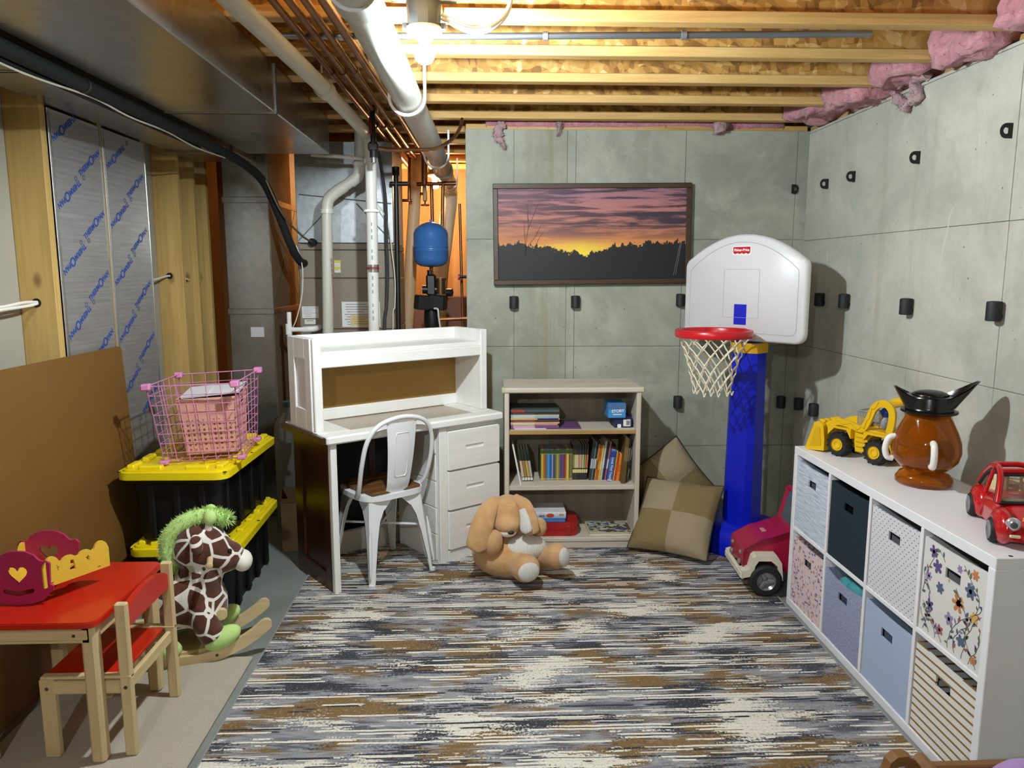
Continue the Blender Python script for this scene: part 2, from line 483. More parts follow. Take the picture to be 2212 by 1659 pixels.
_dx = [-_tot/2+_ws[0]/2, -_tot/2+_ws[0]+_gap+_ws[1]/2, _tot/2-_ws[2]/2]; _sc = .215/_tot
me_logo = G().ring((0, 0, 0), (0, 0, .0004), .007, .012, 6).mesh('print_mark', 0); me_logo.materials.append(m_inkdim)
for i, (y0, y1, nm) in enumerate(((3.105, 3.515, 'nearer of the two foil-faced insulating panels, left one on the studs'), (3.528, 3.955, 'farther of the two foil-faced insulating panels, right one on the studs'))):
    P = thing('foil_panel', nm, 'insulation panel', (SX, y0, 0), 0, 'foil panels on the stud wall')
    G().b(.0005, .004, 0, y1-y0, .02, 2.155, .001).build('foil_sheet', m_foil, P)
    for yy in (.012, y1-y0-.012): G().tube([(.004, yy, .02), (.004, yy, 2.155)], .0035, 6).build('folded_edge', m_galv, P)
    k = 0; z = 2.10 - .05*i
    while z > .75:
        for colm, yc, dz, flip in ((0, .115, 0, True), (1, .295, -.115, False)):
            zz = z + dz
            M0 = frame_matrix((.0046, yc, zz), (0, math.cos(rad(33)), math.sin(rad(33))), (0, -math.sin(rad(33)), math.cos(rad(33))))
            if flip: M0 = M0 @ Matrix.Rotation(PI, 4, 'Z')
            for me, dx in zip((me_th, me_o, me_pan), _dx):
                o = link('printed_lettering', me, None, P); o.matrix_local = M0 @ Matrix.Translation((dx*_sc, 0, 0)) @ Matrix.Scale(_sc, 4)
            o = link('print_mark', me_logo, None, P); o.matrix_local = M0 @ Matrix.Translation((-.145, 0, 0))
        z -= .262; k += 1
# studs and bright boards seen through the gap beyond the stud wall
g = struct(G().b(-3.5, -1.45, 6.15, 6.19, 0, 2.6).build('wall_beyond', m_ply))
for i, (px, Y) in enumerate(((482, 5.15), (634, 5.3))):
    x = atY(px, 500, Y).x
    struct(G().b(x-.022, x+.022, Y, Y+.09, 0, 2.35, .002).build('trim_%d' % (5+i), m_studdark))

# ------------------------------------------------------------ lamps
m_porc = M('f2f0ea', .3, name='porcelain')
m_box = M('3a3d42', .5, name='dark_box_plastic')
def bulb_mat(nm, col, st):
    t = NT(nm); t.col('ffffff'); t.set(t.bs.inputs['Emission Color'], col); t.set(t.bs.inputs['Emission Strength'], st); return t.done(.4)
def ceiling_lamp(loc, st, colr, label, nm):
    L = thing('bulb_holder', label, 'lamp', loc, 0, None)
    # loc = centre of the glass
    G().lathe([(.030, .150), (.052, .150), (.054, .146), (.050, .075), (.0495, .07)], 10, (0, 0, 0)).build('junction_box', m_box, L)
    G().b(-.10, .10, -.012, .012, .145, .158, .002).build('hanger_bar', m_galv, L)
    for s in (-1, 1): G().b(s*.05, s*.066, -.008, .008, .066, .085, .001).build('box_ear', m_box, L)
    G().lathe([(.054, .072), (.056, .066), (.052, .058), (.034, .052), (.026, .044), (.024, .036), (.019, .034)], 28).build('lampholder', m_porc, L)
    prof = [(.013, .040), (.014, .032)] + [(.031*math.cos(a), -.004 + .031*math.sin(a)) for a in [rad(58-148*k/12) for k in range(13)]]
    prof[-1] = (0, -.035)
    G().lathe(prof, 24).build('bulb_glass', bulb_mat(nm, colr, st), L, 80)
    return L
ceiling_lamp((-.178, 2.43, 2.185), LAMP_MAIN, (.90, 1.0, 1.06, 1), 'bare lit bulb in white porcelain holder under the joists', 'bulb_main')
ceiling_lamp((-.372, 5.95, 2.19), LAMP_UTIL, (1.0, .60, .29, 1), 'warm bare bulb glowing behind the pipes in the utility room', 'bulb_utility')
ceiling_lamp((-.75, -.95, 2.185), LAMP_REAR, (.92, 1.0, 1.07, 1), 'bare bulb behind the viewer lighting the rest of the basement', 'bulb_rear')
# wood cleat that carries the box
struct(G().b(-.23, -.13, 2.305, 2.64, 2.352, 2.372, .002).build('trim_9', m_joistwood))
m_cable = M('e9e4d8', .45, name='white_cable')
g = G()
for k, (dz, dy) in enumerate(((0, 0), (.012, .02), (.004, .045))):
    g.tube(spline([(-.125, 2.43+dy*.3, 2.285+dz), (-.04, 2.45+dy, 2.262+dz), (.03, 2.46+dy, 2.275+dz), (.08, 2.48+dy, 2.33+dz), (.10, 2.49+dy, 2.42)], 6), .0055, 8)
tag(g.build('electric_cable', m_cable), 'bundle of white cables looping from the lamp box to the joist', 'cable')
g = G().tube(spline([(-.16, 2.47, 2.20), (-.205, 2.6, 2.15), (-.215, 2.75, 2.12), (-.20, 2.9, 2.135)], 5), .004, 8)

# ------------------------------------------------------------ ducts along the ceiling
def duct(name, label, x0, x1, y0, y1, z0, z1, seams):
    D = thing(name, label, 'duct', (0, 0, 0))
    G().b(x0, x1, y0, y1, z0, z1, .004).build('duct_body', m_galv, D)
    for y in seams:
        g = G(); w = .012
        g.b(x0-.003, x1+.003, y-w, y+w, z0-.004, z0+.004, .001).b(x1-.003, x1+.005, y-w, y+w, z0, z1, .001)
        g.build('seam_strip', m_galv, D)
        G().b(x0-.003, x1+.004, y-.003, y+.003, z0-.0055, z0+.001).b(x1, x1+.0062, y-.003, y+.003, z0-.005, z1).build('seam_groove', m_seam, D)
    return D
duct('supply_duct', 'shiny galvanised trunk duct with cross seam, nearer the copper pipes', -1.275, -.835, -2.0, 4.25, 2.155, 2.345, (.2, 1.7, 3.19))
duct('return_duct', 'shiny galvanised duct tight against the stud wall above the foil panels', -1.69, -1.345, -2.0, 4.62, 2.162, 2.345, (.4, 2.60, 4.20))
V = thing('duct_drop', 'tall galvanised duct drop standing behind the storage totes', 'duct', (0, 0, 0))
G().b(-1.545, -1.28, 4.62, 5.30, 0, 2.345, .004).build('duct_body', m_galv, V)
G().b(-1.2805, -1.2785, 4.626, 5.296, .02, 2.34).build('reflection_sheet', M('8a7a62', .5, .45, var=.15, vs=3, name='brown_reflection'), V)  # sheet added over the duct side; its brown stands for the warm reflection
for z in (1.945, 1.285):
    G().b(-1.551, -1.274, 4.613, 5.3, z-.018, z+.018, .003).build('seam_strip', m_galv, V)
for z in (1.655,):
    for q in (0, 1): G().tube([(-1.279, 4.66+q*.6, z-.32), (-1.279, 5.24-q*.6, z+.27)], .003, 5).build('cross_break', m_galv, V)
G().b(-1.42, -1.34, 4.6185, 4.62, 1.13, 1.19).build('paper_scrap', M('c7c3c4', .5), V)
# black refrigerant line set slung between the two ducts, then dropping to the furnace
m_rub = M('090909', .85, bump=.3, bs=90, name='black_foam')
L = thing('line_set', 'black foam-covered refrigerant line running between the ducts to the furnace', 'pipe', (0, 0, 0))
pts = [(-1.31, -1.8, 2.13), (-1.31, 1.2, 2.13), (-1.31, 2.2, 2.128), (-1.31, 3.0, 2.125), (-1.305, 3.7, 2.12), (-1.285, 4.15, 2.10), (-1.24, 4.38, 2.03), (-1.19, 4.46, 1.88), (-1.14, 4.52, 1.70), (-1.115, 4.56, 1.62), (-1.105, 4.64, 1.58), (-1.10, 4.70, 1.575)]
G().tube(spline(pts, 6), .0235, 14).build('insulated_tube', m_rub, L)
G().tube(spline([(a-.028, b, c-.022) for a, b, c in pts[:5]], 6), .009, 8).build('thin_line', m_rub, L)
G().tube(spline([(-1.33, 1.9, 2.098), (-1.318, 2.3, 2.085), (-1.322, 2.7, 2.105), (-1.31, 2.95, 2.09), (-1.32, 3.3, 2.10), (-1.315, 3.6, 2.085), (-1.30, 3.95, 2.09)], 6), .0035, 6).build('control_wire', M('b9b3a2', .5), L)
for y in (.9, 2.62, 3.95): G().ring((-1.31, y, 2.127), (-1.31, y+.012, 2.127), .0235, .0255, 18).build('strap', m_seam, L)
cu = spline([(-1.215, 4.36, 2.03), (-1.15, 4.43, 1.85), (-1.08, 4.55, 1.74), (-1.04, 4.66, 1.70)], 6)
G().tube(cu, .006, 8).build('liquid_line', M('6b5a48', .4, .5), L)
G().lathe([(.0, 0), (.024, 0), (.024, .012), (0, .012)], 16, M=Matrix.Translation((-1.04, 4.664, 1.70)) @ Matrix.Rotation(-PI/2, 4, 'X')).build('grommet', m_rub, L)

# ------------------------------------------------------------ pipes under the joists
m_pvc = M('cfcec6', .35, var=.03, name='white_pvc')
m_pvcd = M('c6c3b6', .42, var=.05, name='aged_pvc')
def mat_cu(nm, a, b, r):
    t = NT(nm); t.col(t.ramp(t.noise(t.co(), 14, 4, .6), [(.3, a), (.7, b)])); return t.done(r, .85)
m_cu = mat_cu('copper_pipe', '7a5238', 'a5754f', .38)
m_black = M('101011', .45, name='black_iron')
# four-inch drain
B = thing('drain_pipe', 'thick white plastic drain pipe running under the joists past the bulb', 'pipe', (0, 0, 0))
dp = [(-.335, .2, 2.235), (-.318, 2.09, 2.22), (-.303, 3.18, 2.215), (-.285, 4.0, 2.21), (-.275, 4.75, 2.205), (-.266, 5.55, 2.195), (-.262, 5.80, 2.18)]
G().tube(dp, .057, 28).build('pipe_run', m_pvc, B)
G().tube(spline([(-.262, 5.80, 2.18), (-.26, 5.93, 2.15), (-.265, 5.98, 2.05), (-.30, 6.0, 1.80), (-.36, 6.02, 1.25), (-.38, 6.02, 0)], 6), .06, 24).build('pipe_drop', m_pvcd, B)
for y, x, z in ((1.98, -.319, 2.221), (5.15, -.270, 2.20), (5.82, -.262, 2.178)): G().ring((x, y, z), (x+.001, y+.09, z-.001), .055, .066, 28).build('coupling', m_pvc, B)
def hanger(x, y, z, r, parent, top=JB):
    g = G(); pts = [(x+r, y, top)] + [(x+r*math.cos(a), y, z+r*math.sin(a)) for a in [rad(0-200*k/14) for k in range(15)]]
    vs = []; fs = []
    for k, p in enumerate(pts):
        q = Vector(p); c = Vector((x, y, z)); d = Vector((1, 0, 0)) if k == 0 else (q-c).normalized()
        for dy, e in ((-.014, 0), (.014, 0), (.014, .011), (-.014, .011)): vs.append(q + d*e + Vector((0, dy, 0)))
    for k in range(len(pts)-1):
        for q in range(4): fs.append((k*4+q, k*4+(q+1) % 4, (k+1)*4+(q+1) % 4, (k+1)*4+q))
    g.add(vs, fs); return g.build('strap_hanger', m_porc, parent, 30)
for y, x, z in ((3.16, -.304, 2.215), (4.62, -.277, 2.205), (5.72, -.264, 2.19)): hanger(x, y, z, .066, B)
# two-inch vent that turns down beside the furnace
Vp = thing('vent_pipe', 'white plastic vent pipe along the big duct, turning down beside the furnace', 'pipe', (0, 0, 0))
xv = atY(803, 450, 4.12)
G().tube([(-.70, .2, 2.22), (-.651, 2.1, 2.22), (-.61, 3.05, 2.22), (-.594, 3.98, 2.22)], .030, 20).build('pipe_run', m_pvcd, Vp)
G().tube(spline([(-.594, 3.96, 2.22), (-.594, 4.06, 2.215), (-.594, 4.11, 2.17), (-.595, 4.12, 2.09)], 6), .036, 20).build('elbow', m_pvcd, Vp)
pb = atY(808, 715, 4.12)
G().tube([(-.595, 4.12, 2.12), (pb.x, 4.12, pb.z), (pb.x, 4.12, 0)], .030, 20).build('pipe_drop', m_pvc, Vp)
for y, x in ((3.02, -.612), (1.9, -.657)): G().ring((x, y, 2.22), (x+.002, y+.07, 2.22), .028, .037, 22).build('coupling', m_pvcd, Vp)
z = atY(803, 456, 4.12).z; G().ring((xv.x, 4.12, z-.006), (xv.x, 4.12, z+.006), .028, .044, 20).build('clamp', m_porc, Vp)
z = atY(806, 580, 4.12); G().ring((z.x, 4.12, z.z-.02), (z.x, 4.12, z.z+.02), .0295, .0312, 24).build('metal_band', M('a9a6a4', .25, .9), Vp)
G().ring((z.x, 4.12, z.z-.005), (z.x, 4.12, z.z+.008), .03, .0318, 24).build('red_print', M('7a2f33', .4), Vp)
m_print = M('8d8f92', .5, name='pipe_print')
for k in range(16):
    pz = atY(804+k*.25, 470+k*14.5, 4.12); w = .004 if k % 3 else .008
    if 560 < 470+k*14.5 < 600: continue
    G().b(pz.x-.003, pz.x+.003+w*.2, 4.12-.0306, 4.12-.0290, pz.z-.010, pz.z+.004+w).build('pipe_marking', m_print, Vp) if k % 4 else None
# copper lines
xs = ((-.628, 2.326, .013), (-.581, 2.328, .013), (-.534, 2.33, .013), (-.476, 2.326, .016))
for i, (x, z, r) in enumerate(xs):
    C = thing('copper_pipe', '%s copper water pipe under the joists, counted from the big duct' % ORD[i], 'pipe', (0, 0, 0), 0, 'copper pipes under the joists')
    dx = .035 if i < 3 else .05
    G().tube([(x-.06, -.5, z), (x, 2.42, z), (x+dx, 4.2, z-.01), (x+dx+.03, 6.0, z-.02)], r, 14).build('pipe_run', m_cu, C)
    for y in ((3.2, 4.3) if i < 3 else (3.9,)):
        t = (y-2.42)/1.78; G().ring((x+dx*t, y, z-.01*t), (x+dx*t, y+.05, z-.01*t), r-.002, r+.004, 16).build('coupling', m_cu, C)
    if i in (0, 2):
        y = 3.12 if i == 0 else 3.9; t = (y-2.42)/1.78
        G().b(x+dx*t-.02, x+dx*t-.016, y-.008, y+.008, z-.03, JB-.001).build('strap', m_porc, C)
G_ = G().tube([(-.455, .5, 2.31), (-.405, 2.42, 2.31), (-.385, 3.3, 2.30), (-.36, 5.0, 2.29)], .012, 12)
tag(G_.build('grey_pipe', M('9a9a94', .4, .4)), 'thin grey pipe half hidden beside the thick drain pipe', 'pipe')
# shut-off valve in the line with a curved copper branch to the wall
Vv = thing('shutoff_valve', 'dark shut-off valve assembly with curved copper branch to the concrete wall', 'valve', (0, 0, 0))
a = atY(806, 300, 3.9)
G().cyl((a.x, 3.9, a.z+.16), (a.x, 3.9, a.z-.02), .013, n=12).cyl((a.x, 3.9, a.z-.015), (a.x, 3.9, a.z-.09), .019, n=12).b(a.x-.025, a.x+.025, 3.88, 3.92, a.z-.06, a.z-.02, .006).build('valve_body', M('2a2724', .5, .5), Vv)
G().cyl((a.x, 3.9, a.z-.09), (a.x, 3.9, a.z-.115), .014, n=12).build('drain_cap', M('7d7d7a', .4, .6), Vv)
G().tube([(a.x-.01, 3.89, a.z+.02), (a.x-.01, 3.89, a.z+.10)], .007, 8).build('handle', M('8a2a20', .5), Vv)
G().tube(spline([(a.x+.02, 3.9, a.z-.045), (a.x+.10, 3.92, a.z-.05), (a.x+.19, 3.95, a.z-.042), (a.x+.30, 4.0, a.z-.03), (a.x+.385, 4.08, a.z+.03), (a.x+.425, 4.15, a.z+.10), (a.x+.435, 4.22, a.z+.16)], 6), .0095, 10).build('branch_pipe', m_cu, Vv)
# steel conduit
E_ = thing('conduit', 'thin grey steel conduit clipped across the underside of the joists', 'conduit', (0, 0, 0))
G().tube([(-.70, 2.795, 2.336), (0, 2.775, 2.336), (.7, 2.735, 2.336), (1.345, 2.70, 2.337)], .0115, 14).build('conduit_tube', M('8d9298', .32, .85), E_)
for x, y in ((.21, 2.764), (.69, 2.736)): G().ring((x, y, 2.336), (x+.018, y-.001, 2.336), .011, .015, 16).build('coupling', M('b0b3b6', .35, .8), E_)
for x, y in ((-.5, 2.79),): G().ring((x, y, 2.336), (x+.018, y-.001, 2.336), .011, .015, 16).build('coupling', M('b0b3b6', .35, .8), E_)
# cables through the studs
g = G().tube(spline([(SX-.02, 2.62, 1.395), (SX-.05, 2.8, 1.395), (SX-.06, 2.95, 1.405), (SX-.075, 3.075, 1.402)], 6), .006, 8)
g.tube(spline([(SX-.02, 2.62, 1.383), (SX-.05, 2.8, 1.385), (SX-.065, 3.0, 1.392), (SX-.075, 3.075, 1.400)], 6), .006, 8)
tag(g.build('stud_cable', m_cable), 'pair of white cables entering the hole in the nearest stud', 'cable')
g = G().tube(spline([(SX-.03, 3.97, 1.475), (SX-.06, 4.15, 1.485), (SX-.075, 4.36, 1.50), (SX-.05, 4.5, 1.485), (SX-.06, 4.60, 1.47)], 6), .006, 8)
tag(g.build('stud_cable', m_cable), 'white cable through the stud to the right of the foil panels', 'cable')

# ------------------------------------------------------------ utility room
m_furn = M('8b8070', .45, var=.04, name='furnace_enamel')
FY = 4.70
fl0 = atY(641, 525, FY); fr0 = atY(850, 525, FY)
F = thing('furnace', 'taupe gas furnace with galvanised plenum behind the desk', 'furnace', (0, 0, 0))
zt = fl0.z
def fpanel(z0, z1): return G().b(fl0.x, fr0.x, FY, FY+.60, z0, z1, .004).build('cabinet_panel', m_furn, F)
zs = [0, .62, atY(700, 711, FY).z, atY(700, 601, FY).z, atY(700, 540, FY).z, zt]
for a_, b_ in zip(zs[:-1], zs[1:]): fpanel(a_+.0015, b_-.0015)
pl = G()
x0, x1 = fl0.x, fr0.x
pl.b(x0, x1, FY+.02, FY+.58, zt+.001, 2.30, .003)
pl.build('plenum', m_galv2, F)
for (ax_, ay_), (bx_, by_) in (((645, 520), (720, 440)), ((845, 520), (770, 440)), ((645, 420), (845, 440))):
    p_, q_ = atY(ax_, ay_, FY+.018), atY(bx_, by_, FY+.018)
    G().tube([p_, q_], .004, 6).build('cross_break', m_galv2, F)
m_white = M('e6e4dd', .6, var=.03, name='paper_white'); m_yel = M('d8cf55', .6); m_manila = M('d9c48c', .6); m_dk = M('3c3f46', .6)
def sticker(nm, xa, ya, xb, yb, mt, Y, par, lines=0, lc=None):
    p_, q_ = atY(xa, ya, Y), atY(xb, yb, Y)
    o = G().b(p_.x, q_.x, Y-.0015, Y, q_.z, p_.z).build(nm, mt, par)
    if lines:
        g = G(); H = p_.z-q_.z; W = q_.x-p_.x
        for k in range(lines):
            z_ = p_.z - H*(k+1)/(lines+1); s0 = random.uniform(.06, .14); s1 = random.uniform(.5, .93)
            g.b(p_.x+W*s0, p_.x+W*s1, Y-.0022, Y-.0014, z_-H*.012, z_+H*.018)
        g.build('print_lines', lc or M('8d9096', .6), o)
    return o
sticker('rating_label', 652, 662, 689, 687, m_white, FY-.0005, F, 6)
n_ = sticker('notice_label', 658, 690, 682, 700, m_white, FY-.0005, F)
me = text_mesh('NOTICE', .012, .0002); me.materials.append(m_dk); c_ = atY(670, 693, FY)
o = link('notice_lettering', me, None, n_); o.matrix_local = frame_matrix((c_.x, FY-.0024, c_.z), (1, 0, 0), (0, 0, 1))
w_ = sticker('warning_label', 722, 562, 736, 589, m_white, FY-.0005, F, 4)
for ya in (562, 576): sticker('warning_band', 722, ya, 736, ya+6, m_yel, FY-.0022, F)
sticker('manual_sheet', 738, 652, 822, 706, m_white, FY-.0005, F, 9)
sticker('manila_card', 757, 680, 820, 704, m_manila, FY-.0022, F, 4, M('6d5a3a', .6))
for x_, y_ in ((640, 533), (646, 566), (648, 613), (822, 533), (823, 566), (826, 613)):
    c_ = atY(x_, y_, FY); G().ell((c_.x, FY-.002, c_.z), (.005, .004, .005), None, 10, 6).build('screw', M('c9c9c4', .3, .8), F)
# flue with two bends
FL = thing('flue_pipe', 'white plastic flue pipe with two elbows in front of the furnace', 'pipe', (0, 0, 0))
Yf = 4.44
P_ = lambda x, y: atY(x, y, Yf)
b0 = P_(709, 720)
G().tube([(b0.x, Yf, 0), b0, P_(706, 462)], .0315, 20).build('pipe_drop', m_pvcd, FL)
G().tube(spline([P_(706, 462), P_(708, 435), P_(722, 418), P_(745, 402)], 5), .034, 20).build('elbow', m_pvcd, FL)
G().tube([P_(722, 418), P_(764, 388)], .0305, 20).build('offset_run', m_pvcd, FL)
G().tube(spline([P_(757, 394), P_(772, 380), P_(777, 360), P_(777, 352)], 5), .034, 20).build('elbow', m_pvcd, FL)
G().tube([P_(777, 360), P_(778, 280)], .0315, 20).build('pipe_riser', m_pvcd, FL)
for x_, y_ in ((706, 457), (777, 354)):
    c_ = P_(x_, y_); G().ring((c_.x, Yf, c_.z-.012), (c_.x, Yf, c_.z+.012), .03, .039, 22).build('coupling', m_pvc, FL)
for k in range(9):
    c_ = P_(718+k*.8, 562+k*11); G().b(c_.x-.002, c_.x+.001, Yf-.0305, Yf-.024, c_.z-.012, c_.z+.010).build('red_marking', M('a5525a', .5), FL)
p_, q_ = atY(672, 334, 4.35), atY(785, 343, 4.35)
G().tube([p_, (.5*(p_+q_))+Vector((0, 0, .002)), q_], .011, 8).build('support_strip', m_pvcd, FL)
# condensate tee
T = thing('condensate_tee', 'small white plastic drain tee rising behind the desk hutch', 'pipe', (0, 0, 0)); Yt = 4.55
k_ = lambda x, y: atY(x, y, Yt)
b0 = k_(625, 730); G().tube([(b0.x, Yt, .0), k_(624, 674)], .0135, 14).build('riser', m_porc, T)
G().tube([k_(624, 712), k_(668, 712)], .0145, 14).build('branch', m_porc, T)
c_ = k_(624, 712); G().cyl((c_.x, Yt, c_.z-.03), (c_.x, Yt, c_.z+.035), .019, n=14).build('tee_fitting', m_porc, T)
G().tube(spline([k_(655, 712), k_(672, 711), (k_(679, 711).x, Yt+.03, k_(679, 711).z), (k_(679, 711).x, Yt+.14, k_(679, 711).z)], 5), .0185, 14).build('elbow', m_porc, T)
# gas line, flexible conduit, thin wire
Yg = 4.66
Gp = thing('gas_pipe', 'black iron gas pipe dropping beside the furnace', 'pipe', (0, 0, 0))
t0 = atY(855, 368, Yg); b0 = atY(861, 715, Yg)
G().tube([(b0.x, Yg, 0), b0, t0], .0145, 12).build('pipe_drop', m_black, Gp)
G().cyl(t0-Vector((0, 0, .03)), t0+Vector((0, 0, .02)), .021, n=12).build('elbow', m_black, Gp)
q_ = atY(882, 397, Yg); p_ = atY(842, 397, Yg); G().cyl(p_, q_, .013, n=12).build('cross_run', m_black, Gp)
c_ = atY(861, 713, Yg); G().cyl(c_-Vector((0, 0, .03)), c_+Vector((0, 0, .004)), .018, n=12).build('union', M('4d4a2e', .5), Gp)
Yx = 4.62
t_ = NT('flex_steel'); w_ = t_.n('ShaderNodeTexWave', wave_type='BANDS', bands_direction='Z', inp={'Scale': 60.0}); t_.set(w_.inputs['Vector'], t_.co()); t_.col('8f9093'); t_.bump(w_.outputs['Fac'], .8, .004); m_flex = t_.done(.35, .85)
tag(G().tube(spline([atY(817, 325, Yx), atY(826, 380, Yx), atY(833, 440, Yx), atY(835, 520, Yx), atY(837, 590, Yx), atY(835, 660, Yx), atY(831, 730, Yx), Vector((atY(831, 730, Yx).x, Yx, .0))], 8), .0105, 12).build('flex_conduit', m_flex), 'ribbed steel flexible conduit hanging beside the furnace', 'conduit')
tag(G().tube(spline([atY(815, 440, Yx), atY(838, 480, Yx), atY(846, 540, Yx), atY(853, 600, Yx), atY(853, 660, Yx), atY(849, 720, Yx), Vector((atY(849, 720, Yx).x, Yx, .0))], 8), .0035, 6).build('thermostat_wire', m_cable), 'thin white wire hanging right of the flexible conduit', 'wire')
tag(G().tube(spline([atY(640, 530, 4.6), atY(650, 560, 4.6), atY(654, 590, 4.6), atY(652, 640, 4.6), atY(640, 690, 4.6), atY(630, 712, 4.6)], 8), .003, 6).build('thermostat_wire', m_cable), 'thin white wire hanging at the left edge of the furnace', 'wire')
# tan standpipe, copper risers, valve
Ys = 5.5
m_tan = M('d8bb92', .45, var=.04, name='tan_pipe')
b0 = atY(881, 712, Ys)
tag(G().tube([(b0.x, Ys, 0), b0, atY(888, 560, Ys), atY(900, 370, Ys), atY(903, 335, Ys)], .043, 20).build('stand_pipe', m_tan), 'tan plastic standpipe left of the blue tank', 'pipe')
R_ = thing('copper_manifold', 'copper risers and stop valves above the blue tank', 'pipe', (0, 0, 0)); Yr = 5.35
for a_, b_, r_ in (((932, 395), (934, 480), .012), ((957, 395), (955, 500), .012), ((900, 398), (985, 396), .014), ((885, 340), (884, 435), .012), ((845, 433), (890, 433), .010), ((993, 440), (1000, 710), .010), ((917, 330), (917, 400), .022)):
    G().tube([atY(*a_, Yr), atY(*b_, Yr)], r_, 12).build('copper_run', m_cu, R_)
c_ = atY(918, 425, Yr)
G().b(c_.x-.014, c_.x+.014, Yr-.014, Yr+.014, c_.z-.03, c_.z+.09, .004).cyl((c_.x-.035, Yr, c_.z+.02), (c_.x, Yr, c_.z+.02), .009, n=10).build('gate_valve', M('6b4a30', .4, .6), R_)
G().cyl((c_.x, Yr, c_.z-.03), (c_.x, Yr, c_.z-.055), .006, n=8).build('valve_stem', m_cu, R_)
G().lathe([(.005, -.004), (.03, -.004), (.03, .006), (.005, .006)], 14, (c_.x, Yr, c_.z-.058)).build('hand_wheel', M('7e2a1e', .5), R_)
# pressure tank
m_blue = M('3f74b8', .28, var=.05, name='blue_enamel')
Yk = 5.0; tc = atY(931, 530, Yk)
TK = thing('pressure_tank', 'small blue steel pressure tank above the water softener', 'tank', (tc.x, Yk, tc.z))
R0 = .113
G().lathe([(.0, .150), (.03, .147), (.075, .128), (.104, .098), (R0, .075), (R0, -.005), (R0+.003, -.008), (R0+.003, -.013), (R0, -.016), (R0, -.03), (R0+.003, -.033), (R0+.003, -.038), (R0, -.041), (R0, -.085), (.10, -.118), (.07, -.135), (0, -.142)], 36).build('tank_shell', m_blue, TK, 50)
G().lathe([(.008, .148), (.008, .166), (.0, .168)], 10).build('air_valve', M('4a58b5', .4), TK)
G().cyl((0, 0, -.135), (0, 0, -.25), .013, n=10).build('tank_stem', m_cu, TK)
# water softener
S = thing('water_softener', 'water softener with black control head and tan resin tank', 'softener', (tc.x, Yk, 0))
zc = atY(930, 655, Yk).z
m_hd = M('17181b', .4, name='control_head_black')
G().lathe([(0, .02), (.11, .02), (.115, .06), (.115, 1.02), (.105, 1.09), (.07, 1.135), (.03, 1.15), (.03, 1.17)], 28).build('resin_tank', M('c9a660', .4), S, 50)
for s_, w0, rz in ((-1, .085, .35), (1, .105, -.2)):
    Mx = Matrix.Translation((s_*.052-.008, -.05, zc+.01)) @ Matrix.Rotation(rz, 4, 'Z') @ Matrix.Rotation(-.14*s_*0 + .1, 4, 'Y')
    G().b(-w0/2, w0/2, -.05, .05, -.05, .045, .006, Mx).build('control_box', m_hd, S)
G().lathe([(.05, 1.16), (.055, 1.20), (.05, 1.30)], 18).build('valve_body', m_hd, S)
G().b(-.035, .03, -.03, .05, zc+.05, zc+.19, .012).cyl((-.06, 0, zc+.09), (.07, 0, zc+.09), .028, n=14).build('bypass_valve', m_hd, S)
G().cyl((.06, -.01, zc+.06), (.06, -.01, zc+.15), .030, n=16).cyl((.06, -.01, zc+.15), (.06, -.01, zc+.165), .038, n=16).build('brass_meter', M('6b4f33', .35, .7), S)
G().cyl((.10, -.02, zc+.07), (.135, -.03, zc+.07), .026, n=16).build('knob', m_hd, S)
G().tube(spline([(.02, -.10, zc-.03), (.045, -.11, zc-.035), (.05, -.11, zc-.08), (.06, -.10, zc-.16), (.075, -.09, zc-.24)], 5), .006, 8).build('brine_tube', m_cable, S)
G().tube([(.03, 0, zc-.11), (.25, 0, zc-.10)], .012, 10).build('outlet_pipe', m_cu, S)
G().cyl((-.01, .0, zc+.16), (-.01, .0, tc.z-.16), .018, n=12).build('tank_tee', m_black, S)
# red tap on the jog wall
W_ = thing('wall_tap', 'small tap with red handle at the end of the concrete wall', 'tap', (0, 0, 0)); c_ = atY(990, 598, 5.2)
G().cyl(c_, c_+Vector((.065, 0, 0)), .011, n=10).build('tap_body', M('30343c', .4, .5), W_)
G().lathe([(.004, 0), (.022, 0), (.022, .01), (.004, .01)], 12, M=Matrix.Translation(c_) @ Matrix.Rotation(PI/2, 4, 'Y')).build('tap_handle', M('c02626', .4), W_)
# brown carton low behind the softener
tag(G().b(-.62, -.12, 6.1, 6.5, 0, 1.32, .004).build('brine_cabinet', M('8d5f4a', .6)), 'reddish-brown cabinet at the back of the utility room', 'cabinet')

# ------------------------------------------------------------ pink insulation stuffed into the joist ends
def mat_pink(nm, a, b):
    t = NT(nm); co = t.co(); f = t.noise(co, 26, 6, .7, .6)
    t.col(t.ramp(f, [(.3, a), (.7, b)])); t.bump(f, .9, .02); return t.done(.95, **{'Sheen Weight': .3})
m_pink = mat_pink('pink_glasswool', 'b56d7b', 'e2a2ab')
m_pinkd = mat_pink('pale_glasswool', 'a98487', 'd0aeb0')
def fuzz(g, src, seed, n, ln):
    rn = random.Random(seed)
    for k in range(n):
        p = Vector(src[rn.randrange(len(src))]); d = Vector((rn.gauss(0, 1), rn.gauss(0, 1), rn.gauss(-.35, 1))).normalized(); e_ = p + d*rn.uniform(.4, 1)*ln
        q_ = d.orthogonal().normalized()*.0016; m_ = p.lerp(e_, .5) + d.orthogonal()*ln*.12
        g.add([p+q_, p-q_, m_-q_*.7, m_+q_*.7, e_], [(0, 1, 2, 3), (3, 2, 4)])
